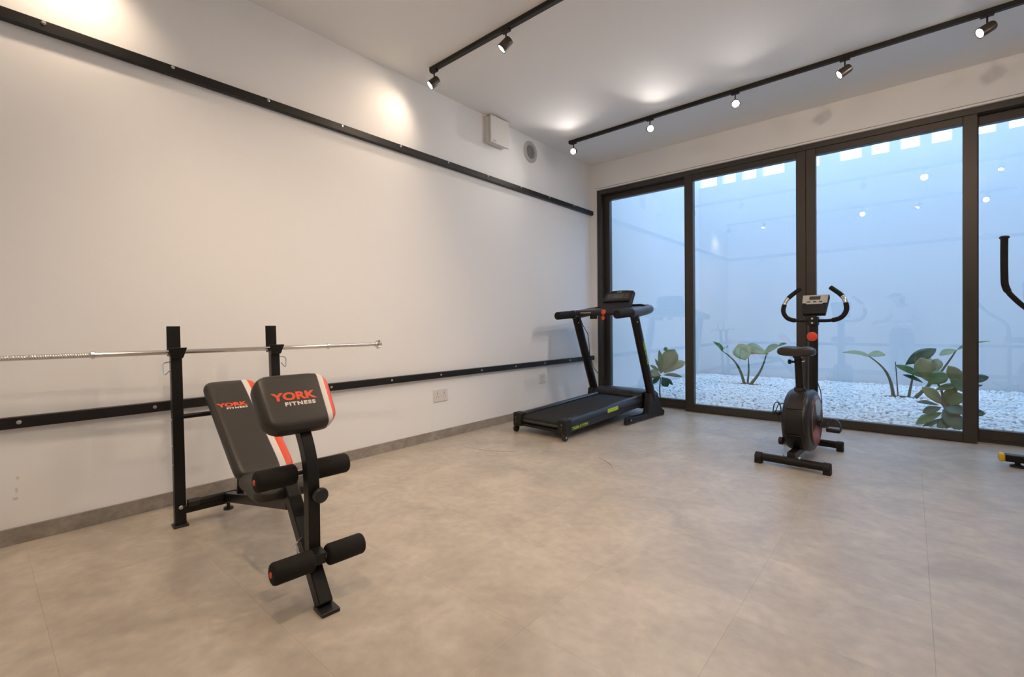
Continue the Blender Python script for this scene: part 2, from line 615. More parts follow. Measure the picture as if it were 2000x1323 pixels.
cs, sn = np.cos(th)[:, None], np.sin(th)[:, None]
vx = vtx[..., 0] * cs - vtx[..., 1] * sn + px[:, None]
vy = vtx[..., 0] * sn + vtx[..., 1] * cs + py[:, None]
vz = vtx[..., 2] + rng.uniform(0.0, 0.022, n)[:, None]
allv = np.stack([vx, vy, vz], -1).reshape(-1, 3)
allf = (ifc[None] + (np.arange(n) * len(iv))[:, None, None]).reshape(-1, 3)
me = bpy.data.meshes.new('gravel')
me.vertices.add(len(allv))
me.vertices.foreach_set('co', allv.astype(np.float32).ravel())
me.loops.add(len(allf) * 3)
me.loops.foreach_set('vertex_index', allf.astype(np.int32).ravel())
me.polygons.add(len(allf))
me.polygons.foreach_set('loop_start', np.arange(0, len(allf) * 3, 3, dtype=np.int32))
me.update(calc_edges=True)
me.materials.append(STONE)
tag(put('gravel', me), 'white pebble gravel covering the courtyard', 'gravel', None, 'stuff')

# ------------------------------------------------------------------ wall rails
RH, RD = 0.055, 0.04


def wall_rail(label, group, kind, z, along, bolts):
    """along: 'left', 'rear', 'right'"""
    o = thing('wall_rail', label, 'rail', group=group)
    m = MB()
    # channel: web on the wall, two flanges, so the upper one shows a lip
    if along == 'left':
        m.box(0, RD, D_ + 0.002, -0.004, z - RH / 2, z + RH / 2)
    elif along == 'right':
        m.box(W_ - RD, W_, D_ + 0.002, -0.004, z - RH / 2, z + RH / 2)
    else:
        m.box(RD + 0.001, W_ - RD - 0.001, D_, D_ + RD, z - RH / 2, z + RH / 2)
    m.build('bar', RAIL, o, bev=0.003)
    bm_ = MB()
    bm_.lathe((0, 0, 0), (1, 0, 0), [(-0.004, 0.010), (0.002, 0.010), (0.0025, 0.007), (0.007, 0.007), (0.0085, 0.005)], 8)
    me_ = bm_.mesh('bolt', ZINC, True)
    for q in bolts:
        b = put('bolt', me_, o)
        if along == 'left':
            b.location = (RD, q, z + (0.014 if kind == 'u' else 0.002))
        elif along == 'right':
            b.location = (W_ - RD, q, z)
            b.rotation_euler = (0, 0, PI)
        else:
            b.location = (q, D_ + RD, z)
            b.rotation_euler = (0, 0, PI / 2)
    return o


g_ = 'black bolted rails around the room'
wall_rail('upper black bolted steel rail running along the long white wall', g_, 'u', 2.572, 'left', [-5.315 + 0.5368 * k for k in range(-1, 10)])
wall_rail('lower black bolted steel rail running along the long white wall behind the rack', g_, 'l', 0.598, 'left', [-5.425 + 0.5357 * k for k in range(-1, 11)])
wall_rail('upper black rail on the rear wall, seen reflected in the glass', g_, 'u', 2.572, 'rear', [0.5 + 0.5368 * k for k in range(8)])
wall_rail('lower black rail on the rear wall, seen reflected in the glass', g_, 'l', 0.598, 'rear', [0.5 + 0.5368 * k for k in range(8)])
wall_rail('upper black rail on the right-hand wall outside the view', g_, 'u', 2.572, 'right', [-5.3 + 0.5368 * k for k in range(10)])
wall_rail('lower black rail on the right-hand wall outside the view', g_, 'l', 0.598, 'right', [-5.4 + 0.5368 * k for k in range(10)])

# ------------------------------------------------------------------ things on the left wall
vu = thing('ventilation_unit', 'square white ventilation unit high on the wall under the ceiling', 'vent unit', (0, -1.955, 3.075))
MB().box(0, 0.055, -0.135, 0.135, -0.135, 0.125).build('housing', WHITEPL, vu, bev=0.004)
MB().box(0.055, 0.066, -0.115, 0.115, -0.115, 0.105).build('gap_frame', GREYPL, vu)
MB().box(0.066, 0.092, -0.140, 0.140, -0.148, 0.132).build('front_panel', WHITEPL, vu, bev=0.005)
MB().box(0.092, 0.0926, -0.115, -0.065, -0.128, -0.122).build('nameplate', GREYPL, vu)

rv = thing('round_vent', 'small round grey wall vent with a perforated centre', 'vent', (0, -1.338, 3.050))
MB().lathe((0, 0, 0), (1, 0, 0), [(0, 0.122), (0.006, 0.122), (0.012, 0.115), (0.014, 0.080), (0.008, 0.074), (0.004, 0.072)], 40).build('flange', mat('grey_vent_plastic', (0.50, 0.47, 0.46), 0.5), rv, True)
MB().lathe((0.004, 0, 0), (1, 0, 0), [(0, 0.072), (0.003, 0.072)], 32).build('backing', DARKHOLE, rv)
gm = MB()
for k in range(-4, 5):
    hh = math.sqrt(max(0.0, 0.071 ** 2 - (k * 0.0155) ** 2))
    gm.box(0.008, 0.012, -hh, hh, k * 0.0155 - 0.0016, k * 0.0155 + 0.0016)
    gm.box(0.0085, 0.0115, k * 0.0155 - 0.0016, k * 0.0155 + 0.0016, -hh, hh)
gm.build('grille', mat('grey_vent_plastic', (0.5, 0.5, 0.5)), rv)


def socket(label, y, z, wd, ht, double):
    o = thing('wall_socket', label, 'socket', (0, y, z))
    MB().box(0, 0.010, -wd / 2, wd / 2, -ht / 2, ht / 2).build('plate', WHITEPL, o, bev=0.002)
    for c in ((-wd / 4, wd / 4) if double else (0,)):
        h = MB()
        h.box(0.0085, 0.0105, c - 0.003, c + 0.003, 0.010, 0.022)
        h.box(0.0085, 0.0105, c - 0.017, c - 0.011, -0.014, -0.008)
        h.box(0.0085, 0.0105, c + 0.011, c + 0.017, -0.014, -0.008)
        h.build('pin_holes', DARKHOLE, o)
        MB().box(0.010, 0.014, c - 0.008, c + 0.008, 0.026, 0.044).build('switch', WHITEPL, o, bev=0.001)
    return o


socket('white double wall socket below the lower rail left of the treadmill', -2.725, 0.405, 0.165, 0.112, True)
socket('white single wall socket beside the treadmill uprights', -1.15, 0.42, 0.11, 0.115, False)

# ------------------------------------------------------------------ lighting tracks and spotlights
TRK = [('window-side', -0.93), ('middle', -3.02), ('rear', -5.15)]
ORD = ['first', 'second', 'third', 'fourth', 'fifth', 'sixth']


def track(label, y):
    o = thing('lighting_track', label, 'lighting track', (2.5, y, H_), group='black ceiling lighting tracks')
    MB().box(-2.22, 2.12, -0.018, 0.018, -0.034, 0).build('rail', TRACK, o, bev=0.002)
    for x in (-2.23, 2.12):
        MB().box(x, x + 0.012, -0.020, 0.020, -0.036, 0).build('end_cap', TRACK, o, bev=0.002)
    return o


for nm, y in TRK:
    track('black ceiling lighting track nearest the glass doors' if nm == 'window-side' else
          ('black ceiling lighting track in the middle of the room' if nm == 'middle' else
           'black ceiling lighting track near the rear wall, seen in the glass'), y)

LAMP_BODY = mat('bronze_lamp_body', (0.075, 0.06, 0.05), 0.35, 0.5)


def spotlight(label, x, y, d, power=1.0, cone=100, group=None, col=LAMP_COL):
    o = thing('track_spotlight', label, 'spotlight', (x, y, H_ - 0.034), group=group)
    MB().box(-0.035, 0.035, -0.016, 0.016, -0.014, 0.0).build('adapter', TRACK, o, bev=0.002)
    jz = -0.085
    MB().tube([(0, 0, -0.012), (0, 0, jz)], 0.0055, 8).build('stem', TRACK, o, True)
    d = Vector(d).normalized()
    side = d.cross(Vector((0, 0, 1))).normalized()
    p0 = Vector((0, 0, jz - 0.012))
    b = MB()
    b.lathe(p0 - d * 0.045, d, [(0, 0.020), (0.004, 0.030), (0.012, 0.034), (0.088, 0.036), (0.095, 0.037), (0.095, 0.031), (0.088, 0.029)], 24)
    hd = b.build('head', LAMP_BODY, o, True)
    MB().lathe(p0 + d * 0.0435, d, [(0, 0.029), (0.003, 0.029)], 20).build('lens', LENS, hd)
    ld = bpy.data.lights.new('spot_light', 'SPOT')
    ld.energy = LAMP_W * power
    ld.color = col
    ld.spot_size = R(cone)
    ld.spot_blend = 0.9
    ld.shadow_soft_size = 0.035
    lo = bpy.data.objects.new('spot_light', ld)
    C.objects.link(lo)
    lo.parent = o
    lo.location = p0 + d * 0.056
    lo.rotation_euler = d.to_track_quat('-Z', 'Y').to_euler()
    return o


LA = [(0.33, (0.36, -0.86, -0.38), 1.0, 120), (1.27, (0.48, -0.78, -0.38), 1.0, 120), (2.10, (0.30, -0.84, -0.46), 0.9, 110),
      (2.93, (-0.78, -0.32, -0.55), 1.1, 100), (3.74, (-0.80, -0.36, -0.50), 1.1, 100), (4.45, (-0.7, -0.4, -0.60), 0.9, 100)]
LB = [(0.31, (-0.38, -0.62, -0.66), 0.24, 135), (1.11, (-0.55, -0.42, -0.72), 0.52, 105), (1.96, (-0.45, -0.40, -0.80), 0.92, 105),
      (2.80, (-0.45, -0.30, -0.85), 1.0, 100), (3.48, (-0.05, 0.84, -0.54), 1.35, 112), (4.25, (-0.3, 0.3, -0.9), 0.7, 100)]
LC = [(0.32, (-0.42, -0.22, -0.80), 0.46, 135), (1.00, (-0.15, 0.40, -0.90), 0.95, 105), (1.85, (-0.25, 0.30, -0.92), 1.5, 100),
      (2.66, (-0.05, 0.78, -0.54), 1.4, 110), (3.45, (-0.5, 0.3, -0.82), 1.3, 100), (4.30, (-0.3, 0.80, -0.50), 1.4, 110)]
for (nm, y), ls, gname in zip(TRK, (LA, LB, LC), ('track nearest the glass doors', 'middle track', 'rear track seen in the glass')):
    for k, (x, d, pw, cone) in enumerate(ls):
        lab = f'lit spotlight on the {gname}, {ORD[k]} from the long wall'
        spotlight(lab, x, y, d, pw, cone, 'spotlights on the ceiling tracks', LAMP_COL_WINDOW if nm == 'window-side' else LAMP_COL)


# ------------------------------------------------------------------ padded upholstery
def pad_mesh(u0, u1, hw, hl, ht, rc, n_u, exponent=5.0, seg=36, taper=0.0):
    """slice of a cushion: u across, v along, thickness n. hw half width, hl half length, ht half thickness"""
    re = ht * 0.95
    us = []
    for k in range(n_u + 1):
        us.append(u0 + (u1 - u0) * k / n_u)
    extra = []
    for e in (-hw, hw):
        for q in (0.0003, 0.003, 0.008, 0.015, 0.024, 0.034, 0.05):
            u = e + (q if e < 0 else -q)
            if u0 - 1e-6 < u < u1 + 1e-6:
                extra.append(u)
    us = sorted({round(u, 5) for u in us + extra if -hw + 0.0002 <= u <= hw - 0.0002})
    vs_, fs_ = [], []
    for u in us:
        dist = hw - abs(u)
        L = hl
        if dist < rc:
            L = hl - rc + math.sqrt(max(0, rc * rc - (rc - dist) ** 2))
        t = ht
        if dist < re:
            t = ht * (0.25 + 0.75 * math.sqrt(max(0, 1 - (1 - dist / re) ** 2)))
        for k in range(seg):
            a = 2 * PI * k / seg
            c_, s_ = math.cos(a), math.sin(a)
            # rounded rectangle section
            rr = t
            vx_ = math.copysign(abs(c_) ** (2 / 9.0), c_) * L if rr < L else c_ * L
            vn = math.copysign(abs(s_) ** (2 / 3.2), s_) * t
            vs_.append((u * (1 + taper * (-vx_ / hl)), vx_, vn))
    m = len(us)
    for i in range(m - 1):
        for k in range(seg):
            fs_.append((i * seg + k, i * seg + (k + 1) % seg, (i + 1) * seg + (k + 1) % seg, (i + 1) * seg + k))
    fs_.append(tuple(range(seg)))
    fs_.append(tuple((m - 1) * seg + k for k in range(seg)))
    return vs_, fs_


def cushion(name, parent, mtx, hw, hl, ht, rc, cuts, label=None, taper=0.0):
    """cuts: list of (u0, u1, child name or None for the pad itself, material)"""
    root = None
    for (u0, u1, nm, m_) in cuts:
        v_, f_ = pad_mesh(u0, u1, hw, hl, ht, rc, 10 if nm is None else 4, taper=taper)
        b = MB()
        b.add([mtx @ Vector(q) for q in v_], f_)
        o = b.build(nm or name, m_, parent if root is None else root, smooth=True)
        if root is None:
            root = o
    if label:
        root['label'] = label
    return root


# ------------------------------------------------------------------ weight bench with rack
wb = thing('weight_bench', 'black and orange weight bench with curl pad, leg rollers and barbell rack', 'weight bench', (0.4, -4.617, 0), R(-4))
POST = (-0.243, 0.253)
for wv in POST:
    m = MB()
    m.beam((0.0, wv, 0.004), (-0.052, wv, 0.905), 0.05, 0.048, up=(1, 0, 0.05))
    p = m.build('rack_post', BLACK_STEEL, wb, bev=0.004)
    f = MB()
    f.box(-0.032, 0.036, wv - 0.034, wv + 0.034, 0, 0.012)
    f.build('rack_foot', PLASTIC, wb, bev=0.003)
    # cradle on top of the post: base, front lip and tall back plate
    m = MB()
    m.beam((-0.098, wv, 0.90), (-0.106, wv, 1.062), 0.062, 0.006, up=(1, 0, 0.05))
    m.box(-0.10, -0.008, wv - 0.031, wv + 0.031, 0.900, 0.910)
    m.prism([(-0.018, wv - 0.026, 0.892), (-0.018, wv + 0.026, 0.892), (-0.004, wv + 0.042, 0.948), (-0.004, wv - 0.042, 0.948)], (0.008, 0, -0.002))
    m.build('bar_hook', BLACK_STEEL, wb, bev=0.002)
    sgn = -1 if wv < 0 else 1
    MB().tube(rounded([(-0.04, wv + sgn * 0.026, 0.872), (-0.03, wv + sgn * 0.062, 0.868), (-0.02, wv + sgn * 0.056, 0.80),
                       (-0.015, wv + sgn * 0.028, 0.835)], 0.02), 0.0028, 6).build('spring_clip', CHROME, wb, True)
    for z in (0.32, 0.42, 0.56):
        MB().lathe((-0.01 - z * 0.05, wv + sgn * 0.0235, z), (0, sgn, 0), [(0, 0.008), (0.004, 0.008)], 10).build('adjusting_hole', ZINC, wb)
MB().tube([(-0.03, POST[0], 0.575), (-0.03, POST[1], 0.575)], 0.013, 10).build('cross_bar', BLACK_STEEL, wb, True)
m = MB()
m.beam((0.0, POST[0], 0.085), (0.0, POST[1], 0.085), 0.042, 0.042)
m.build('base_bar', BLACK_STEEL, wb, bev=0.003)
MB().tube([(0.028, POST[0] + 0.03, 0.118), (0.028, 0.02, 0.118)], 0.017, 12).build('width_adjuster', BLACK_STEEL, wb, True)
MB().lathe((0.028, POST[0] + 0.03, 0.118), (0, 1, 0), [(0, 0.022), (0.05, 0.022)], 14).build('adjuster_collar', PLASTIC, wb, True)
MB().lathe((0.012, -0.02, 0.066), (0, 0, -1), [(0, 0.009), (0.022, 0.009), (0.024, 0.024), (0.036, 0.026), (0.040, 0.018)], 12).build('locking_knob', PLASTIC, wb, True)
for wv in POST:
    MB().lathe((0.024, wv, 0.105), (1, 0, 0), [(0, 0.011), (0.008, 0.011), (0.011, 0.007)], 8).build('bolt', ZINC, wb)
BW = -0.02
m = MB()
m.beam((-0.01, BW, 0.095), (0.965, BW, 0.315), 0.05, 0.05)
m.build('main_beam', BLACK_STEEL, wb, bev=0.004)
m = MB()
m.beam((0.925, BW, 0.40), (1.275, BW, 0.012), 0.052, 0.052)
m.build('front_leg', BLACK_STEEL, wb, bev=0.004)
MB().box(1.255, 1.335, BW - 0.034, BW + 0.034, 0, 0.014).build('front_foot', PLASTIC, wb, bev=0.003)
# leg developer post with curved top that carries the curl pad
pth = [(1.172, BW, 0.19), (1.172, BW, 0.43), (1.160, BW, 0.52), (1.128, BW, 0.585), (1.085, BW, 0.640), (1.05, BW, 0.675)]
pp = rounded(pth, 0.06, 4)
m = MB()
sec = 0.025
vs_, fs_ = [], []
for i, p in enumerate(pp):
    t = (pp[min(i + 1, len(pp) - 1)] - pp[max(i - 1, 0)]).normalized()
    nrm = Vector((t.z, 0, -t.x))
    for a, b_ in ((-1, -1), (1, -1), (1, 1), (-1, 1)):
        vs_.append(p + nrm * sec * a + Vector((0, 0.022 * b_, 0)))
for i in range(len(pp) - 1):
    for k in range(4):
        fs_.append((i * 4 + k, i * 4 + (k + 1) % 4, (i + 1) * 4 + (k + 1) % 4, (i + 1) * 4 + k))
fs_ += [(0, 1, 2, 3), tuple((len(pp) - 1) * 4 + k for k in range(4))]
m.add(vs_, fs_)
m.build('curl_post', BLACK_STEEL, wb, bev=0.003)
MB().lathe((1.197, BW + 0.012, 0.405), (1, 0.1, 0), [(0, 0.010), (0.012, 0.010), (0.013, 0.028), (0.026, 0.030), (0.034, 0.026), (0.036, 0.015)], 18).build('locking_knob', PLASTIC, wb, True)
m = MB()
m.beam((1.15, BW, 0.185), (1.245, BW, 0.172), 0.045, 0.045)
m.build('roller_bracket', BLACK_STEEL, wb, bev=0.003)
MB().tube(rounded([(1.15, BW - 0.03, 0.235), (1.17, BW - 0.065, 0.225), (1.19, BW - 0.06, 0.195), (1.19, BW - 0.03, 0.185)], 0.02), 0.004, 6).build('pull_ring', CHROME, wb, True)
for (s_, z_, w0, w1) in ((1.102, 0.474, -0.202, 0.158), (1.225, 0.170, -0.188, 0.160)):
    MB().tube([(s_, w0 + 0.01, z_), (s_, w1 - 0.01, z_)], 0.0125, 10).build('roller_axle', CHROME, wb, True)
    for a, b_ in ((w0, w0 + 0.148), (w1 - 0.148, w1)):
        r_ = 0.040
        fo = MB().lathe((s_, a, z_), (0, 1, 0), [(0, 0.016), (0, r_ - 0.010), (0.003, r_ - 0.004), (0.010, r_), (b_ - a - 0.010, r_),
                                                 (b_ - a - 0.003, r_ - 0.004), (b_ - a, r_ - 0.010), (b_ - a, 0.016)], 24).build('foam_roller', FOAM, wb, True)
        en = a if a == w0 else b_
        sg = -1 if a == w0 else 1
        MB().lathe((s_, en - sg * 0.004, z_), (0, sg, 0), [(0, 0.011), (0.006, 0.011), (0.008, 0.007)], 16).build('end_plug', ORANGE, fo, True)

# back pad
bt, bb = Vector((0.030, -0.022, 0.742)), Vector((0.660, BW + 0.008, 0.362))
up_ = (bt - bb).normalized()
mt = basis((bt + bb) / 2, (0, 1, 0), up_)
hw, hl = 0.128, (bt - bb).length / 2
bp_ = cushion('back_pad', wb, mt, hw, hl, 0.034, 0.055,
              [(-hw, 0.053, None, VINYL), (0.053, 0.0565, 'piping', VPURPLE), (0.0565, 0.084, 'white_stripe', VWHITE), (0.084, hw, 'orange_panel', VORANGE)],
              'dark grey inclined back pad with white and orange stripe')
zt = 0.0342
lettering('lettering', 'YORK', 0.040, VORANGE, bp_, mt @ Matrix.Translation((-0.036, hl * 0.36, zt)), 1.22, 0.0018)
lettering('lettering', 'FITNESS', 0.019, VWHITE, bp_, mt @ Matrix.Translation((-0.020, hl * 0.36 - 0.028, zt)), 1.22, 0.0009, gap=1.22)
m = MB()
m.beam(bb + up_ * 0.05 + Vector((-0.035, 0, -0.035)), bb + up_ * 0.5 + Vector((-0.02, 0, -0.03)), 0.04, 0.03)
m.beam(bb + up_ * 0.42 + Vector((-0.02, 0, -0.04)), (0.24, BW, 0.175), 0.03, 0.02)
m.build('back_support', BLACK_STEEL, wb, bev=0.002)
# seat pad
mt = basis((0.800, BW, 0.358), (0, 1, 0), (-1, 0, 0.05))
cushion('seat_pad', wb, mt, 0.128, 0.150, 0.028, 0.06, [(-0.128, 0.128, None, VINYL)])
# curl pad, facing away from the rack
ct, cb = Vector((0.975, -0.035, 0.842)), Vector((1.135, -0.035, 0.645))
up_ = (ct - cb).normalized()
mt = basis((ct + cb) / 2, (0, 1, 0), up_)
hw, hl = 0.146, (ct - cb).length / 2
cp_ = cushion('curl_pad', wb, mt, hw, hl, 0.040, 0.070,
              [(-hw, 0.096, None, VINYL), (0.096, 0.0985, 'piping', VPURPLE), (0.0985, 0.120, 'white_stripe', VWHITE), (0.120, hw, 'orange_panel', VORANGE)],
              'dark grey curl pad with white and orange stripe', taper=-0.04)
lettering('lettering', 'YORK', 0.048, VORANGE, cp_, mt @ Matrix.Translation((-0.012, 0.010, 0.0402)), 1.24, 0.0021)
lettering('lettering', 'FITNESS', 0.022, VWHITE, cp_, mt @ Matrix.Translation((0.004, -0.024, 0.0402)), 1.28, 0.0011, gap=1.22)
MB().box(-0.06, 0.06, -0.05, 0.05, -0.008, 0.0, mt @ Matrix.Translation((0, 0, -0.038))).build('pad_plate', BLACK_STEEL, wb)

# ------------------------------------------------------------------ barbell
bl = thing('barbell', 'chrome barbell without plates lying in the rack hooks', 'barbell', (0.4, -4.617, 0), R(-4))
BS, BZ = -0.055, 0.9235
MB().tube([(BS, -0.575, BZ), (BS, 0.59, BZ)], 0.0128, 16).build('bar', CHROME, bl, True)
for a, b_ in ((-0.575, -0.985), (0.59, 0.985)):
    sg = 1 if b_ > a else -1
    prof = [(0, 0.0125)]
    k, Lh = 0.012, abs(b_ - a)
    while k < Lh - 0.01:
        prof += [(k, 0.0128), (k + 0.003, 0.0112), (k + 0.006, 0.0128)]
        k += 0.0085
    prof.append((Lh, 0.0120))
    MB().lathe((BS, a, BZ), (0, sg, 0), prof, 14).build('threaded_sleeve', CHROME, bl, True)
    MB().lathe((BS, a - sg * 0.008, BZ), (0, sg, 0), [(0, 0.014), (0.002, 0.019), (0.014, 0.019), (0.016, 0.014)], 18).build('collar_ring', CHROME, bl, True)
    st = MB()
    poly = []
    for q in range(24):
        rr = 0.033 if (q % 4) in (0, 1) else 0.023
        an = 2 * PI * q / 24
        poly.append((BS + rr * math.cos(an), b_ - sg * 0.034, BZ + rr * math.sin(an)))
    st.prism(poly, (0, sg * 0.016, 0))
    st.lathe((BS, b_ - sg * 0.052, BZ), (0, sg, 0), [(0, 0.017), (0.018, 0.019), (0.036, 0.019), (0.040, 0.014)], 16)
    st.build('star_collar', CHROME, bl, bev=0.0015)

# ------------------------------------------------------------------ treadmill  (local x along the deck towards the doors, y towards the wall)
tm = thing('treadmill', 'black folding treadmill with lime lettering in the corner by the doors', 'treadmill', (0.66, -2.1, 0), R(87))
DB = -0.012     # deck offset


def dz(s):
    return 0.165 + 0.045 * s


m = MB()
m.prism([(0.03, -0.235 + DB, dz(0.03) - 0.06), (1.40, -0.235 + DB, dz(1.4) - 0.06), (1.40, -0.235 + DB, dz(1.4)), (0.06, -0.235 + DB, dz(0.06)), (0.035, -0.235 + DB, dz(0.03) - 0.012), (0.03, -0.235 + DB, dz(0.03) - 0.035)], (0, 0.47, 0))
m.build('running_belt', BELT, tm, bev=0.006)
for sg in (-1, 1):
    y0 = DB + sg * 0.235
    y1 = DB + sg * 0.315
    m = MB()
    sec_ = [(y0, -0.055), (y0, 0.008), (y0 + sg * 0.018, 0.022), (y1 - sg * 0.025, 0.020), (y1 - sg * 0.004, -0.002), (y1, -0.030), (y1, -0.045), (y1 - sg * 0.006, -0.048), (y1 - sg * 0.006, -0.092), (y1 - sg * 0.012, -0.098), (y0, -0.098)]
    va = [(0.035, q[0], dz(0.035) + q[1]) for q in sec_]
    vb = [(1.42, q[0], dz(1.42) + q[1]) for q in sec_]
    nn = len(sec_)
    m.add(va + vb, [tuple(range(nn)), tuple(range(nn, 2 * nn))] + [(i, (i + 1) % nn, nn + (i + 1) % nn, nn + i) for i in range(nn)])
    sr = m.build('side_rail', PLASTIC, tm, bev=0.002)
    m = MB()
    m.box(-0.012, 0.085, min(y0, y1) - 0.008, max(y0, y1) + 0.006, 0.062, 0.196)
    ec = m.build('rear_cap', PLASTIC_M, tm, bev=0.012)
    MB().lathe((-0.013, DB + sg * 0.28, 0.150), (-1, 0, 0), [(0, 0.006), (0.004, 0.005)], 8).build('screw', ZINC, ec)
    MB().box(-0.014, -0.010, DB + sg * 0.28 - 0.006, DB + sg * 0.28 + 0.006, 0.098, 0.128).build('adjuster_slot', DARKHOLE, ec)
    MB().lathe((0.075, DB + sg * 0.262, 0.196), (0, 0, 1), [(0, 0.006), (0.003, 0.005)], 8).build('screw', ZINC, ec)
    MB().lathe((0.115, DB + sg * 0.280, 0.190), (0, 0, 1), [(0, 0.006), (0.004, 0.005)], 8).build('screw', ZINC, ec)
    MB().lathe((0.015, DB + sg * 0.300 - 0.013, 0.036), (0, 1, 0), [(0, 0.026), (0.003, 0.035), (0.023, 0.035), (0.026, 0.026)], 20).build('wheel', PLASTIC, tm, True)
    MB().lathe((0.015, DB + sg * 0.300 + sg * 0.013, 0.036), (0, sg, 0), [(0, 0.009), (0.004, 0.008)], 10).build('wheel_bolt', ZINC, tm)
    # base: foot bar, bracket, upright
    U = sg * 0.378
    m = MB()
    m.beam((0.985, U, 0.045), (1.76, U, 0.038), 0.058, 0.058)
    m.build('foot_bar', BLACK_STEEL, tm, bev=0.006)
    MB().lathe((0.985, U - 0.02, 0.040), (0, 1, 0), [(0, 0.030), (0.004, 0.036), (0.036, 0.036), (0.040, 0.030)], 16).build('transport_wheel', PLASTIC, tm, True)
    MB().lathe((1.02, U - 0.030, 0.050), (0, -1, 0), [(0, 0.009), (0.005, 0.008)], 8).build('bolt', ZINC, tm)
    m = MB()
    m.prism([(1.38, U - 0.034, 0.05), (1.78, U - 0.034, 0.0), (1.79, U - 0.034, 0.05), (1.72, U - 0.034, 0.085), (1.63, U - 0.034, 0.255), (1.44, U - 0.034, 0.285)], (0, 0.068, 0))
    m.build('base_cover', PLASTIC_M, tm, bev=0.010)
    ub, ut = Vector((1.545, U, 0.20)), Vector((1.155, U, 1.150))
    m = MB()
    m.tube([ub, ut], 0.056, 20, flat=0.78, up=(1, 0, 0))
    upr = m.build('upright', BLACK_STEEL, tm, True)
    if sg < 0:
        dd = (ub - ut).normalized()
        lettering('lettering', 'TIGER-XTYPE4', 0.046, GREENPRINT, upr, basis(ut.lerp(ub, 0.43) + Vector((-0.004, -0.0440, 0)), dd, (1, 0, 0.4)), 0.95, 0.0004)
        lettering('lettering', 'TIGER-XTYPE4', 0.038, GREENPRINT, sr, basis((0.235, y1 + sg * -0.005, dz(0.235) - 0.070), (1, 0, 0.045), (0, 0, 1)), 1.05, 0.0006)
        MB().prism([(0.70, y1 - 0.0004, dz(.70) - 0.035), (0.90, y1 - 0.0004, dz(.9) - 0.035), (0.90, y1 - 0.0004, dz(.9) + 0.004), (0.70, y1 - 0.0004, dz(.7) + 0.004)], (0, -0.0012, 0)).build('sticker', GREENPRINT, sr)
    MB().lathe(ut + Vector((-0.012, -0.043, -0.075)), (-0.3, -1, 0), [(0, 0.008), (0.004, 0.007)], 8).build('bolt', ZINC, tm)
    # handle arm: foam grip behind the upright, grey arm in front
    m = MB()
    m.tube([(0.790, U, 1.152), (0.80, U, 1.152), (1.085, U, 1.172)], [0.036, 0.044, 0.044], 20)
    m.build('hand_grip', FOAM, tm, True)
    m = MB()
    m.tube(rounded([(1.085, U, 1.170), (1.24, U, 1.178), (1.42, U, 1.205), (1.56, U * 0.93, 1.222), (1.63, U * 0.72, 1.232)], 0.06, 5), 0.049, 20)
    m.build('handle_arm', mat('grey_black_plastic', (0.045, 0.05, 0.055), 0.38), tm, True)
# rear cross bar with roller between the caps
MB().tube([(0.055, -0.235 + DB, 0.118), (0.055, 0.235 + DB, 0.118)], 0.028, 16).build('rear_roller', mat('dull_steel', (0.10, 0.095, 0.09), 0.4, 0.8), tm, True)
MB().box(0.01, 0.06, -0.24 + DB, 0.24 + DB, 0.070, 0.092).build('rear_bar', BLACK_STEEL, tm, bev=0.003)
# motor cover
m = MB()
hp = [(1.395, 0.205), (1.40, 0.262), (1.44, 0.290), (1.58, 0.300), (1.74, 0.285), (1.83, 0.235), (1.84, 0.12), (1.44, 0.10)]
m.prism([(a, -0.318, b_) for a, b_ in hp], (0, 0.636, 0))
m.build('motor_cover', PLASTIC, tm, bev=0.015)
# console tray across the handles
m = MB()
tr_ = [(1.14, 0.345), (1.30, 0.345), (1.50, 0.33), (1.60, 0.22), (1.63, 0.0), (1.60, -0.22), (1.50, -0.33), (1.30, -0.345), (1.14, -0.345)]
m.prism([(a, b_, 1.150 + (a - 1.14) * 0.09) for a, b_ in tr_], (0, 0, 0.07))
tray = m.build('console_tray', PLASTIC, tm, bev=0.012)
m = MB()
rim_o = [(1.40, 0.365), (1.52, 0.345), (1.62, 0.23), (1.655, 0.0), (1.62, -0.23), (1.52, -0.345), (1.40, -0.365)]
rim_i = [(a - 0.022, b_ * 0.94) for a, b_ in rim_o]
for i in range(len(rim_o) - 1):
    a, b_, c, d_ = rim_o[i], rim_o[i + 1], rim_i[i + 1], rim_i[i]
    z0 = 1.20
    hts = [1.225, 1.262, 1.285, 1.29, 1.285, 1.262, 1.225]
    m.add([(a[0], a[1], z0), (b_[0], b_[1], z0), (c[0], c[1], z0), (d_[0], d_[1], z0),
           (a[0], a[1], hts[i]), (b_[0], b_[1], hts[i + 1]), (c[0], c[1], hts[i + 1]), (d_[0], d_[1], hts[i])],
          [(0, 1, 2, 3), (4, 7, 6, 5), (0, 4, 5, 1), (1, 5, 6, 2), (2, 6, 7, 3), (3, 7, 4, 0)])
m.build('tray_rim', PLASTIC_M, tray)
MB().tube([(1.125, -0.36, 1.185), (1.125, 0.36, 1.185)], 0.032, 14).build('front_bar', PLASTIC, tm, True)
MB().box(1.091, 1.0955, 0.13, 0.27, 1.180, 1.194).build('sticker', mat('tan_print', (0.42, 0.30, 0.2), 0.5), tm)
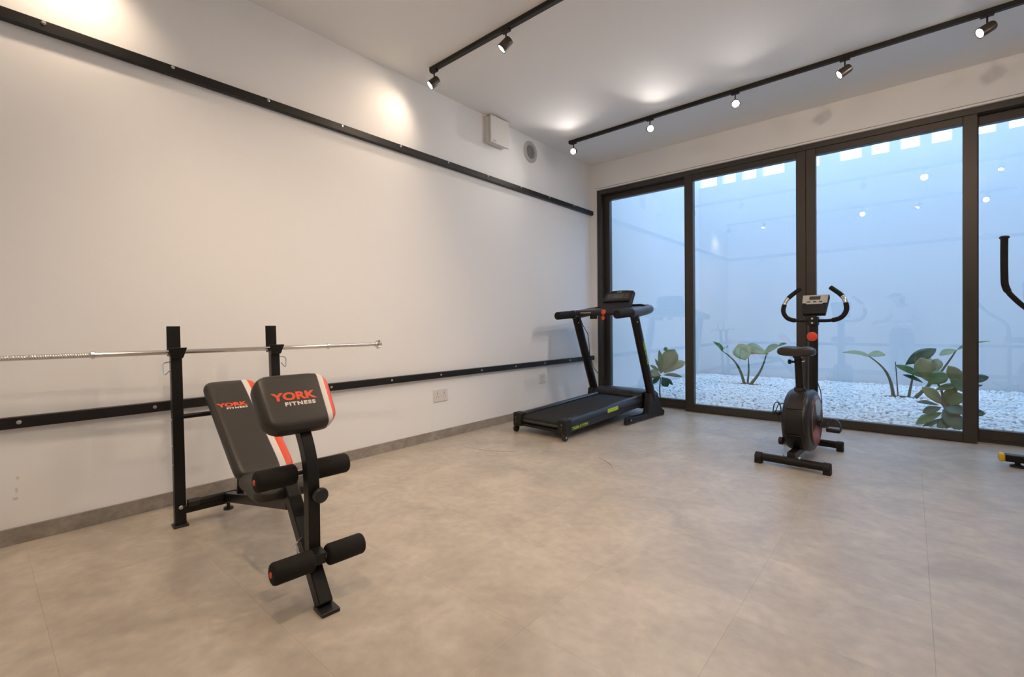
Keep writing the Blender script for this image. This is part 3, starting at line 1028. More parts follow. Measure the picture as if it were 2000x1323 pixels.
# console: tilted slab with curved top
cz0, cz1 = Vector((1.37, 0, 1.235)), Vector((1.505, 0, 1.452))
up_ = (cz1 - cz0).normalized()
mt = basis(cz0, (0, -1, 0), up_)
Hc = (cz1 - cz0).length
poly = [(-0.19, 0, 0), (0.19, 0, 0), (0.185, Hc * 0.94, 0), (0.10, Hc * 0.985, 0), (0, Hc, 0), (-0.10, Hc * 0.985, 0), (-0.165, Hc * 0.93, 0), (-0.19, Hc * 0.55, 0)]
m = MB()
m.prism([mt @ Vector(q) for q in poly], (mt.to_3x3() @ Vector((0, 0, -0.055))))
con = m.build('console', PLASTIC, tm, bev=0.006)
MB().prism([mt @ Vector(q) for q in [(-0.165, Hc * 0.46, 0.0003), (0.17, Hc * 0.46, 0.0003), (0.165, Hc * 0.84, 0.0003), (-0.14, Hc * 0.84, 0.0003)]], mt.to_3x3() @ Vector((0, 0, 0.0015))).build('control_panel', mat('dark_panel_print', (0.045, 0.042, 0.042), 0.3), con)
MB().prism([mt @ Vector(q) for q in [(-0.075, Hc * 0.56, 0.0018), (0.075, Hc * 0.56, 0.0018), (0.075, Hc * 0.80, 0.0018), (-0.075, Hc * 0.80, 0.0018)]], mt.to_3x3() @ Vector((0, 0, 0.0008))).build('screen', mat('grey_lcd', (0.11, 0.115, 0.115), 0.2), con)
for sx in (-1, 1):
    for r_ in range(3):
        for c_ in range(2):
            cx_ = sx * (0.100 + 0.026 * c_)
            cy_ = Hc * (0.58 + 0.085 * r_)
            MB().box(cx_ - 0.009, cx_ + 0.009, cy_ - 0.006, cy_ + 0.006, 0.0018, 0.0030, mt).build('button', mat('button_print', (0.15, 0.12, 0.11), 0.4), con)
MB().box(-0.17, 0.17, Hc * 0.34, Hc * 0.41, 0.0, 0.016, mt).build('book_ledge', PLASTIC_M, con, bev=0.003)
lettering('lettering', 'TIGER', 0.020, GREENPRINT, con, mt @ Matrix.Translation((0.0, Hc * 0.90, 0.0004)), 1.3, 0.0002)
MB().lathe((1.100, -0.035, 1.190), (-1, 0, 0.3), [(0, 0.030), (0.008, 0.030), (0.012, 0.024)], 18).build('key_holder', ORANGE, tm, True)
MB().tube([(1.09, -0.035, 1.17), (1.088, -0.035, 1.135)], 0.004, 6).build('key_cord', RED, tm)
MB().lathe((1.088, -0.035, 1.122), (-1, 0, 0), [(-0.008, 0.012), (-0.006, 0.020), (0.006, 0.020), (0.008, 0.012)], 14).build('safety_key', RED, tm, True)
MB().box(1.115, 1.15, 0.08, 0.16, 1.115, 1.17).build('bracket', PLASTIC_M, tm, bev=0.006)
MB().tube([(1.17, 0.335, 1.14), (1.22, 0.325, 1.04), (1.28, 0.30, 0.94), (1.32, 0.31, 0.80), (1.36, 0.33, 0.68), (1.45, 0.33, 0.52), (1.58, 0.29, 0.38), (1.66, 0.23, 0.30)], 0.0045, 6).build('cable', PLASTIC, tm, True)

# ------------------------------------------------------------------ exercise bike
eb = thing('exercise_bike', 'black upright exercise bike with silver console and red tension knob', 'exercise bike', (2.675, -1.69, 0), R(87))
m = MB().tube([(-0.03, -0.205, 0.048), (-0.03, 0.205, 0.048)], 0.029, 16)
m.build('rear_foot', BLACK_STEEL, eb, True)
m = MB().tube([(0.735, -0.17, 0.048), (0.735, 0.19, 0.048)], 0.029, 16)
m.build('front_foot', BLACK_STEEL, eb, True)
for s_, ws in ((-0.03, (-0.245, 0.235)), (0.735, (-0.205, 0.225))):
    for wv in ws:
        sg = -1 if wv < 0 else 1
        m = MB().lathe((s_, wv, 0.045), (0, -sg, 0), [(0, 0.030), (0.004, 0.036), (0.045, 0.036), (0.048, 0.031)], 16)
        m.box(s_ - 0.03, s_ + 0.03, wv - sg * 0.045, wv, 0.0, 0.03)
        m.build('end_cap', PLASTIC_M, eb, True)
# frame
m = MB()
m.beam((-0.03, 0, 0.085), (0.735, 0, 0.085), 0.05, 0.05)
m.build('base_tube', BLACK_STEEL, eb, bev=0.004)
MB().lathe((-0.03, -0.055, 0.076), (0, 0, 1), [(0, 0.009), (0.010, 0.009), (0.014, 0.006)], 8).build('bolt', CHROME, eb)
MB().lathe((-0.03, 0.055, 0.076), (0, 0, 1), [(0, 0.009), (0.010, 0.009), (0.014, 0.006)], 8).build('bolt', CHROME, eb)
# housing: round drum seen from behind, flat rear faces
N = 40
cs_, cz_ = 0.335, 0.300
prof = []
for k in range(N):
    a = 2 * PI * k / N
    rx = 0.29 if math.cos(a) < 0 else 0.25
    prof.append((cs_ + rx * math.cos(a) * (1 if abs(math.sin(a)) < .98 else 1), cz_ + 0.215 * math.sin(a) + 0.02 * math.sin(a)))
m = MB()
vs_, fs_ = [], []
lay = [(-0.086, 0.90), (-0.080, 0.95), (-0.062, 1.0), (0.062, 1.0), (0.080, 0.95), (0.086, 0.90)]
for (wv, k) in lay:
    for (a, b_) in prof:
        vs_.append((cs_ + (a - cs_) * k, wv, cz_ + (b_ - cz_) * k))
for i in range(len(lay) - 1):
    for k in range(N):
        fs_.append((i * N + k, i * N + (k + 1) % N, (i + 1) * N + (k + 1) % N, (i + 1) * N + k))
fs_ += [tuple(range(N)), tuple((len(lay) - 1) * N + k for k in range(N))]
m.add(vs_, fs_)
hs = m.build('flywheel_housing', PLASTIC, eb, True)
# three flat rear panels, stepped, following the drum
for (a0, a1, mm) in ((R(112), R(152), GREYPL), (R(155), R(196), PLASTIC_M), (R(199), R(236), PLASTIC)):
    m = MB()
    vs_ = []
    K = 6
    for k in range(K + 1):
        a = a0 + (a1 - a0) * k / K
        for rr in (0.997, 1.035):
            for wv in (-0.054, 0.054):
                vs_.append((cs_ + 0.29 * rr * math.cos(a), wv, cz_ + 0.235 * rr * math.sin(a)))
    fs_ = []
    for k in range(K):
        o_ = k * 4
        fs_ += [(o_ + 2, o_ + 3, o_ + 7, o_ + 6), (o_, o_ + 2, o_ + 6, o_ + 4), (o_ + 1, o_ + 5, o_ + 7, o_ + 3), (o_, o_ + 4, o_ + 5, o_ + 1)]
    fs_ += [(0, 1, 3, 2), (K * 4, K * 4 + 2, K * 4 + 3, K * 4 + 1)]
    m.add(vs_, fs_)
    m.build('rear_panel', mat('bronze_black_plastic', (0.030, 0.026, 0.022), 0.3) if mm is GREYPL else mm, hs, bev=0.004)
for sg in (-1, 1):
    MB().lathe((cs_, sg * 0.086, cz_), (0, sg, 0), [(0, 0.195), (0.010, 0.190), (0.012, 0.182)], 40).build('side_disc', PLASTIC, hs, True)
    m = MB()
    red, sil = [], []
    for (aa, ab, r0, r1, mi) in ((R(25), R(120), 0.045, 0.170, 0), (R(205), R(300), 0.045, 0.170, 1)):
        K = 10
        v_ = []
        for k in range(K + 1):
            a = aa + (ab - aa) * k / K
            for rr in (r0, r1):
                v_.append((cs_ + rr * math.cos(a), sg * 0.0990, cz_ + rr * math.sin(a)))
        f_ = [(2 * k, 2 * k + 1, 2 * k + 3, 2 * k + 2) for k in range(K)]
        v2 = v_ + [(q[0], q[1] - sg * 0.002, q[2]) for q in v_]
        nn = len(v_)
        f_ += [tuple(i + nn for i in reversed(f)) for f in f_]
        MB().add(v2, f_).build('decal', mat('decal_silver', (0.34, 0.36, 0.37), 0.25, 0.3) if mi == 0 else mat('decal_red', (0.30, 0.045, 0.03), 0.3), hs)
    MB().lathe((cs_, sg * 0.093, cz_), (0, sg, 0), [(0, 0.176), (0.0072, 0.177), (0.0074, 0.186), (0, 0.188)], 40, caps=False).build('red_ring', mat('decal_red', (0.3, 0.05, 0.03)), hs, True)
    # crank and pedal
    an = R(-28) if sg < 0 else R(152)
    c0 = Vector((cs_, sg * 0.112, cz_))
    c1 = c0 + Vector((math.cos(an) * 0.15, sg * 0.004, math.sin(an) * 0.15)) * (1.0 if sg < 0 else 0.8)
    m = MB()
    m.beam(c0, c1, 0.012, 0.026, up=(0, sg, 0))
    cr = m.build('crank', CHROME if sg > 0 else BLACK_STEEL, eb, bev=0.003)
    MB().lathe(c0 - Vector((0, sg * 0.012, 0)), (0, sg, 0), [(0, 0.020), (0.026, 0.020), (0.030, 0.012)], 14).build('crank_cap', PLASTIC, cr, True)
    pw_ = 0.045 if sg < 0 else 0.026
    pc = c1 + Vector((0, sg * (0.066 if sg < 0 else 0.036), 0))
    pd = MB().box(pc.x - 0.045, pc.x + 0.045, pc.y - pw_, pc.y + pw_, pc.z - 0.026, pc.z + 0.002).build('pedal', PLASTIC, eb, bev=0.006)
    MB().box(pc.x - 0.035, pc.x + 0.035, pc.y - pw_ + 0.01, pc.y + pw_ - 0.01, pc.z + 0.002, pc.z + 0.005).build('tread', GREYPL, pd)
    arc = [(pc.x, pc.y + (pw_ + 0.003) * math.cos(q), pc.z - 0.01 + 0.085 * math.sin(q) ** 0.8) for q in [PI * k / 12 for k in range(13)]]
    v_ = []
    for q in arc:
        for dx in (-0.015, 0.015):
            v_.append((q[0] + dx, q[1], q[2]))
    nn = len(v_)
    v2 = v_ + [(q[0], pc.y + (q[1] - pc.y) * 0.93, pc.z - 0.01 + (q[2] - pc.z + 0.01) * 0.955) for q in v_]
    f_ = []
    for k in range(12):
        f_ += [(2 * k, 2 * k + 1, 2 * k + 3, 2 * k + 2), (nn + 2 * k, nn + 2 * k + 2, nn + 2 * k + 3, nn + 2 * k + 1),
               (2 * k, 2 * k + 2, nn + 2 * k + 2, nn + 2 * k), (2 * k + 1, nn + 2 * k + 1, nn + 2 * k + 3, 2 * k + 3)]
    MB().add(v2, f_).build('strap', PLASTIC, pd, True)
MB().lathe((0.12, 0.088, 0.155), (0, 1, 0), [(0, 0.030), (0.020, 0.030), (0.026, 0.022)], 14).build('housing_boss', PLASTIC, hs, True)
# seat post, seat
m = MB()
m.tube([(0.275, 0.004, 0.50), (0.215, 0.004, 0.80)], 0.027, 14)
m.build('seat_post', BLACK_STEEL, eb, True)
MB().lathe((0.272, 0.004, 0.515), (-0.2, 0, 1), [(0, 0.040), (0.03, 0.040), (0.04, 0.034)], 16).build('post_collar', PLASTIC, eb, True)
MB().lathe((0.215, 0.045, 0.752), (-0.4, 1, 0), [(-0.02, 0.009), (0.006, 0.009), (0.008, 0.018), (0.024, 0.019), (0.028, 0.012)], 12).build('seat_knob', PLASTIC, eb, True)
MB().lathe((0.215, -0.02, 0.762), (0.2, -1, 0), [(0, 0.010), (0.014, 0.010), (0.018, 0.006)], 8).build('seat_bolt', CHROME, eb)
MB().box(0.17, 0.26, -0.022, 0.03, 0.785, 0.80).build('seat_clamp', BLACK_STEEL, eb, bev=0.003)
# saddle: wide at the back, nose towards the handlebars
st_ = [(0.090, 0.075, 0.030), (0.100, 0.112, 0.038), (0.130, 0.125, 0.042), (0.180, 0.126, 0.044), (0.225, 0.112, 0.043), (0.265, 0.080, 0.041), (0.300, 0.050, 0.038), (0.335, 0.036, 0.034), (0.352, 0.024, 0.022)]
vs_, fs_ = [], []
K = 16
for (s_, hw_, ht_) in st_:
    for k in range(K):
        a = 2 * PI * k / K
        c_, q_ = math.cos(a), math.sin(a)
        vs_.append((s_, 0.004 + math.copysign(abs(c_) ** 0.6, c_) * hw_, 0.832 + math.copysign(abs(q_) ** 0.7, q_) * ht_ * (1.0 if q_ > 0 else 0.8) * (0.75 if abs(c_) < 0.3 and q_ > 0 else 1)))
for i in range(len(st_) - 1):
    for k in range(K):
        fs_.append((i * K + k, i * K + (k + 1) % K, (i + 1) * K + (k + 1) % K, (i + 1) * K + k))
fs_ += [tuple(range(K)), tuple((len(st_) - 1) * K + k for k in range(K))]
MB().add(vs_, fs_).build('saddle', VINYL, eb, True)
# mast, clamp, handlebar, console
m = MB()
m.tube([(0.640, 0, 0.10), (0.715, 0, 0.50), (0.730, 0, 1.055)], 0.034, 14)
m.build('mast', BLACK_STEEL, eb, True)
for z in (0.475, 0.44):
    MB().lathe((0.668, -0.008, z), (-1, 0, 0.2), [(0, 0.011), (0.010, 0.011), (0.014, 0.007)], 8).build('bolt', CHROME, eb)
MB().box(0.680, 0.765, -0.036, 0.036, 1.028, 1.102).build('handlebar_clamp', PLASTIC_M, eb, bev=0.006)
for z in (1.048, 1.084):
    MB().lathe((0.680, 0, z), (-1, 0, 0), [(0, 0.010), (0.004, 0.009), (0.006, 0.006)], 10).build('bolt', CHROME, eb)
hbp = []
for sg in (-1, 1):
    hbp.append(rounded([(0.73, 0, 1.066), (0.728, sg * 0.12, 1.066), (0.725, sg * 0.195, 1.085), (0.735, sg * 0.232, 1.150), (0.755, sg * 0.215, 1.235), (0.775, sg * 0.185, 1.280), (0.80, sg * 0.108, 1.345)], 0.07, 6))
bar = list(reversed(hbp[0])) + hbp[1][1:]
MB().tube(bar, 0.013, 12).build('handlebar', BLACK_STEEL, eb, True)
for sg, pth in ((-1, hbp[0]), (1, hbp[1])):
    # foam cover up to the sensors, then foam again to the tip
    i0 = next(i for i, p in enumerate(pth) if abs(p.y) > 0.125)
    i1 = next(i for i, p in enumerate(pth) if p.z > 1.215)
    i2 = next(i for i, p in enumerate(pth) if p.z > 1.262)
    MB().tube(pth[i0:i1], 0.0185, 12).build('foam_grip', FOAM, eb, True)
    MB().tube(pth[i2:], 0.0185, 12).build('foam_grip', FOAM, eb, True)
    MB().tube(pth[i1 - 1:i2 + 1], 0.0165, 12).build('pulse_sensor', CHROME, eb, True)
c0_, c1_ = Vector((0.700, -0.004, 1.128)), Vector((0.800, -0.004, 1.288))
up_ = (c1_ - c0_).normalized()
mt = basis(c0_, (0, -1, 0), up_)
Hc = (c1_ - c0_).length
m = MB()
m.prism([mt @ Vector(q) for q in [(-0.082, 0.0, 0), (0.082, 0.0, 0), (0.098, Hc, 0), (-0.098, Hc, 0)]], mt.to_3x3() @ Vector((0, 0, -0.045)))
co = m.build('console', PLASTIC_M, eb, bev=0.006)
m = MB()
m.prism([mt @ Vector(q) for q in [(-0.090, Hc * 0.55, 0.0), (-0.065, Hc * 0.55, 0), (-0.055, Hc * 0.49, 0), (0.050, Hc * 0.49, 0), (0.062, Hc * 0.55, 0), (0.088, Hc * 0.55, 0), (0.092, Hc * 0.97, 0), (-0.092, Hc * 0.97, 0)]], mt.to_3x3() @ Vector((0, 0, 0.003)))
m.build('faceplate', SILVER, co)
MB().box(-0.042, 0.038, Hc * 0.72, Hc * 0.90, 0.003, 0.0042, mt).build('screen', LCD, co)
for k in (-0.045, 0.0, 0.042):
    MB().box(k - 0.012, k + 0.012, Hc * 0.58, Hc * 0.635, 0.003, 0.006, mt).build('button', DARKHOLE, co, bev=0.001)
MB().tube([(0.735, 0, 1.09), (0.745, 0, 1.16)], 0.022, 12).build('console_neck', PLASTIC_M, eb, True)
MB().lathe((0.700, 0, 0.935), (-1, 0, 0), [(0, 0.018), (0.010, 0.018), (0.011, 0.036), (0.020, 0.039), (0.028, 0.037), (0.032, 0.028)], 24).build('tension_knob', RED, eb, True)
MB().tube([(0.72, -0.03, 0.55), (0.70, -0.055, 0.48), (0.66, -0.07, 0.40), (0.62, -0.07, 0.34)], 0.004, 6).build('cable', PLASTIC, eb, True)
MB().tube([(0.20, 0.088, 0.43), (0.18, 0.13, 0.42), (0.17, 0.15, 0.36), (0.19, 0.13, 0.31)], 0.0035, 6).build('strap_tail', PLASTIC, eb, True)

# ------------------------------------------------------------------ cross trainer at the right edge
ct_ = thing('cross_trainer', 'black cross trainer at the right edge with yellow foot caps and tall handles', 'cross trainer', (4.28, -1.05, 0))
for yy in (0.36, -0.72):
    MB().box(-0.43, 0.43, yy - 0.035, yy + 0.035, 0.036, 0.086).build('stabilizer_bar', BLACK_STEEL, ct_, bev=0.006)
    for sg in (-1, 1):
        MB().box(sg * 0.445 - 0.017, sg * 0.445 + 0.017, yy - 0.038, yy + 0.038, 0.034, 0.090).build('foot_cap', YELLOW, ct_, bev=0.010)
        MB().lathe((sg * 0.365, yy, 0.0), (0, 0, 1), [(0, 0.042), (0.012, 0.040), (0.020, 0.016), (0.038, 0.014)], 16).build('levelling_foot', PLASTIC, ct_, True)
MB().box(-0.37, -0.31, 0.345, 0.375, 0.086, 0.0866).build('sticker', PLASTIC, ct_)
m = MB()
m.beam((0, 0.36, 0.075), (0, -0.72, 0.075), 0.06, 0.05)
m.build('base_tube', BLACK_STEEL, ct_, bev=0.004)
m = MB()
m.tube([(0, 0.20, 0.08), (0, 0.12, 0.80), (0, 0.05, 1.30)], 0.036, 14)
m.build('mast', BLACK_STEEL, ct_, True)
m = MB()
m.lathe((-0.07, -0.30, 0.36), (1, 0, 0), [(0, 0.20), (0.015, 0.25), (0.06, 0.27), (0.08, 0.27), (0.125, 0.25), (0.14, 0.20)], 36)
m.build('flywheel_housing', PLASTIC, ct_, True)
m = MB().prism([(-0.10, 0.06, 1.26), (0.10, 0.06, 1.26), (0.10, 0.0, 1.42), (-0.10, 0.0, 1.42)], (0, 0.05, 0.02))
m.build('console', PLASTIC, ct_, bev=0.006)
for sg in (-1, 1):
    pth = rounded([(sg * 0.20, 0.17, 0.42), (sg * 0.20, 0.16, 0.86), (sg * 0.21, 0.16, 1.02), (sg * 0.36, 0.15, 1.14), (sg * 0.452, 0.15, 1.27), (sg * 0.456, 0.14, 1.45), (sg * 0.456, 0.13, 1.622)], 0.06, 6)
    MB().tube(pth, 0.016, 12).build('handle_arm', BLACK_STEEL, ct_, True)
    k0 = next(i for i, p in enumerate(pth) if p.z > 1.24)
    tip = pth[-1]
    gp = MB().tube(pth[k0:], 0.0195, 14).build('hand_grip', FOAM, ct_, True)
    MB().lathe(tip - Vector((0, 0, 0.004)), (0, 0, 1), [(0, 0.020), (0.002, 0.025), (0.010, 0.027), (0.018, 0.022), (0.021, 0.010)], 16).build('grip_cap', PLASTIC_M, gp, True)
    MB().lathe((sg * 0.20 - sg * 0.13, 0.135, 0.86), (sg, 0, 0), [(0, 0.030), (0.10, 0.030), (0.16, 0.035)], 14).build('pivot', PLASTIC, ct_, True)
    m = MB()
    m.beam((sg * 0.20, 0.17, 0.42), (sg * 0.20, -0.52, 0.26), 0.035, 0.045)
    m.build('pedal_arm', BLACK_STEEL, ct_, bev=0.004)
    MB().box(sg * 0.20 - 0.07, sg * 0.20 + 0.07, -0.42, -0.06, 0.365, 0.395, ).build('foot_plate', PLASTIC_M, ct_, bev=0.008)
    m = MB()
    m.beam((sg * 0.085, -0.30, 0.36), (sg * 0.16, -0.48, 0.27), 0.02, 0.035)
    m.build('crank', BLACK_STEEL, ct_, bev=0.003)


# ------------------------------------------------------------------ plants
def leaf_mesh(base, tip, width, nrm, droop=0.0, fold=0.15, shape='oval', nl=9):
    base, tip = Vector(base), Vector(tip)
    d = tip - base
    L = d.length
    d.normalize()
    nrm = Vector(nrm)
    nrm = (nrm - d * nrm.dot(d)).normalized()
    side = d.cross(nrm)
    vs_, fs_ = [], []
    cols = (-1, -0.5, 0, 0.5, 1)
    for i in range(nl + 1):
        t = i / nl
        if shape == 'oval':
            wv = math.sin(PI * min(1, t ** 1.15)) ** 0.75
        elif shape == 'obovate':
            wv = math.sin(PI * min(1, t ** 1.7)) ** 0.7
        else:  # arrow: wide near the base
            wv = math.sin(PI * (t ** 0.6)) ** 0.85
        wv = max(wv, 0.03) * width / 2
        c = base + d * (L * t) - nrm * (droop * L * (t ** 2)) + nrm * (0.06 * L * math.sin(PI * t))
        for k in cols:
            rip = 0.02 * width * math.sin(9 * t + 2 * k) * abs(k)
            vs_.append(c + side * (wv * k) + nrm * (fold * abs(k) * wv + rip))
    nc = len(cols)
    for i in range(nl):
        for k in range(nc - 1):
            fs_.append((i * nc + k, i * nc + k + 1, (i + 1) * nc + k + 1, (i + 1) * nc + k))
    return vs_, fs_


def add_leaf(parent, inv, base, tip, width, nrm, m, droop=0.0, fold=0.15, shape='oval'):
    v_, f_ = leaf_mesh(base, tip, width, nrm, droop, fold, shape)
    o = MB().add([inv @ q for q in v_], f_).build('leaf', m, parent, True)
    md = o.modifiers.new('thickness', 'SOLIDIFY')
    md.thickness = 0.0015
    return o


def soil_patch(parent, r):
    v_ = [(0, 0, 0.045)]
    K = 22
    for k in range(K):
        a = 2 * PI * k / K
        rr = r * (0.75 + 0.5 * random.random())
        v_.append((rr * math.cos(a), rr * math.sin(a) * 0.8, 0.012))
    MB().add(v_, [(0, 1 + k, 1 + (k + 1) % K) for k in range(K)]).build('soil', SOIL, parent, True)


def plant(name, label, x, y, cat='plant', group=None):
    o = thing(name, label, cat, (x, y, 0.0), 0, group)
    return o, Matrix.Translation((-x, -y, 0))


# left broad-leaved shrub
P1, I1 = plant('broad_leaved_shrub', 'small broad-leaved shrub behind the glass next to the treadmill', 0.712, 0.62)
st0, st1 = Vector((0.705, 0.62, 0.0)), at(1290, 738, 0.66)
MB().tube([I1 @ st0, I1 @ st0.lerp(st1, 0.5) + Vector((-0.01, 0, 0)), I1 @ st1], [0.011, 0.009, 0.007], 8).build('stem', BARK, P1, True)
cN = Vector((0.35, -0.8, 0.45))
for (bx, by, tx, ty, wd, nr, m_, yb, yt, shp) in [
    (1292, 728, 1318, 683, 0.22, (0.3, -0.9, 0.2), LEAF2, 0.66, 0.72, 'obovate'),
    (1296, 728, 1338, 706, 0.15, (0.2, -0.7, 0.6), LEAF2, 0.66, 0.78, 'obovate'),
    (1292, 726, 1288, 684, 0.075, (0.6, -0.7, 0.2), LEAF, 0.66, 0.62, 'oval'),
    (1290, 724, 1280, 701, 0.05, (0.7, -0.6, 0.2), LEAF, 0.66, 0.60, 'oval'),
    (1288, 726, 1270, 713, 0.05, (0.5, -0.7, 0.4), LEAF, 0.66, 0.58, 'oval'),
    (1290, 732, 1266, 728, 0.12, (0.2, -0.8, 0.5), LEAF2, 0.66, 0.60, 'oval'),
    (1294, 733, 1332, 735, 0.07, (0.1, -0.6, 0.8), LEAFD, 0.66, 0.60, 'oval'),
    (1290, 736, 1274, 750, 0.085, (-0.3, -0.9, 0.2), LEAFD, 0.66, 0.58, 'oval'),
    (1292, 736, 1304, 755, 0.115, (0.2, -0.95, 0.2), LEAFD, 0.66, 0.56, 'obovate'),
    (1300, 738, 1314, 752, 0.05, (0.5, -0.8, 0.2), LEAFD, 0.66, 0.60, 'oval'),
    (1290, 730, 1298, 706, 0.13, (0.2, -0.9, 0.3), LEAF2, 0.68, 0.74, 'oval'),
    (1292, 734, 1270, 738, 0.06, (0.1, -0.7, 0.7), LEAFD, 0.66, 0.68, 'oval'),
    (1296, 730, 1326, 716, 0.12, (0.0, -0.6, 0.8), LEAF2, 0.68, 0.86, 'oval'),
    (1296, 684, 1304, 680, 0.06, (0.5, -0.8, 0.2), LEAF, 0.70, 0.74, 'oval'),
]:
    add_leaf(P1, I1, at(bx, by, yb), at(tx, ty, yt), wd, nr, m_, 0.05, 0.12, shp)

# tall plants with long leaf stalks
P2, I2 = plant('elephant_ear_plant', 'plant with three long arching stalks in the gravel, left of the exercise bike', 1.242, 2.952, group='long-stalked plants in the gravel')
b0 = Vector((1.242, 2.952, 0.03))


def stalk(parent, inv, pts, r0=0.017, r1=0.007):
    n_ = len(pts)
    MB().tube([inv @ Vector(p) for p in pts], [r0 + (r1 - r0) * i / (n_ - 1) for i in range(n_)], 8).build('stalk', STEM, parent, True)


def arc(p, q, bulge, n_=9):
    p, q = Vector(p), Vector(q)
    return [p.lerp(q, i / (n_ - 1)) + Vector(bulge) * math.sin(PI * i / (n_ - 1)) for i in range(n_)]


q1, q2, q3 = at(1411, 686, 2.85), at(1461, 694, 2.95), at(1498, 688, 2.95)
stalk(P2, I2, arc(b0 + Vector((-0.05, 0, 0)), q1, (0.05, 0, 0.06)), 0.026)
stalk(P2, I2, arc(b0, q2, (0.015, 0, 0)), 0.018)
stalk(P2, I2, arc(b0 + Vector((0.05, 0, 0)), q3, (0.03, 0, -0.03)), 0.026)
add_leaf(P2, I2, q1, at(1392, 667, 2.7), 0.10, (0.5, -0.6, 0.6), LEAF, 0.0, 0.5, 'arrow')
add_leaf(P2, I2, q1, at(1420, 676, 3.1), 0.10, (-0.2, -0.6, 0.6), LEAF2, 0.1, 0.4, 'oval')
add_leaf(P2, I2, at(1444, 672, 3.0), at(1456, 702, 2.75), 0.30, (0.1, -0.9, 0.35), LEAF2, 0.05, 0.1, 'oval')
add_leaf(P2, I2, at(1452, 680, 3.0), at(1500, 690, 2.9), 0.22, (0.2, -0.8, 0.55), LEAF2, 0.08, 0.15, 'arrow')
add_leaf(P2, I2, at(1492, 690, 2.95), at(1522, 675, 2.85), 0.15, (-0.2, -0.75, 0.6), LEAF2, 0.0, 0.2, 'oval')
add_leaf(P2, I2, at(1518, 677, 2.85), at(1537, 671, 2.8), 0.06, (-0.3, -0.7, 0.6), LEAF, 0.0, 0.2, 'oval')
soil_patch(P2, 0.17)

P3, I3 = plant('elephant_ear_plant', 'plant with long thin stalks in the gravel behind the shrub, right of the exercise bike', 3.232, 2.697, group='long-stalked plants in the gravel')
b0 = Vector((3.18, 2.697, 0.03))
q1, q2, q3, q4 = at(1697, 696, 2.6), at(1787, 716, 2.7), at(1868, 684, 2.6), at(1749, 707, 2.75)
stalk(P3, I3, arc(b0 + Vector((-0.03, 0, 0)), q1, (0.06, 0, 0.05)), 0.022)
stalk(P3, I3, arc(b0 + Vector((0.13, 0, 0)), q2, (0.0, 0, 0)), 0.018)
stalk(P3, I3, arc(b0 + Vector((0.20, 0, 0)), q3, (0.02, 0, -0.02)), 0.024)
stalk(P3, I3, arc(b0 + Vector((0.02, 0, 0)), q4, (0.0, 0, 0)), 0.008, 0.005)
add_leaf(P3, I3, q1, at(1644, 688, 2.5), 0.11, (0.1, -0.5, 0.85), LEAF2, 0.03, 0.3, 'arrow')
add_leaf(P3, I3, at(1692, 694, 2.6), at(1729, 693, 2.55), 0.13, (0.0, -0.6, 0.8), LEAF2, 0.05, 0.2, 'oval')
add_leaf(P3, I3, q3, at(1835, 694, 2.5), 0.10, (0.1, -0.6, 0.8), LEAF2, 0.03, 0.25, 'oval')
add_leaf(P3, I3, q3, at(1934, 666, 2.5), 0.08, (0.1, -0.5, 0.85), LEAF, 0.0, 0.3, 'arrow')
add_leaf(P3, I3, q2, at(1812, 690, 2.8), 0.20, (0.2, -0.8, 0.5), LEAF2, 0.05, 0.15, 'oval')
soil_patch(P3, 0.19)

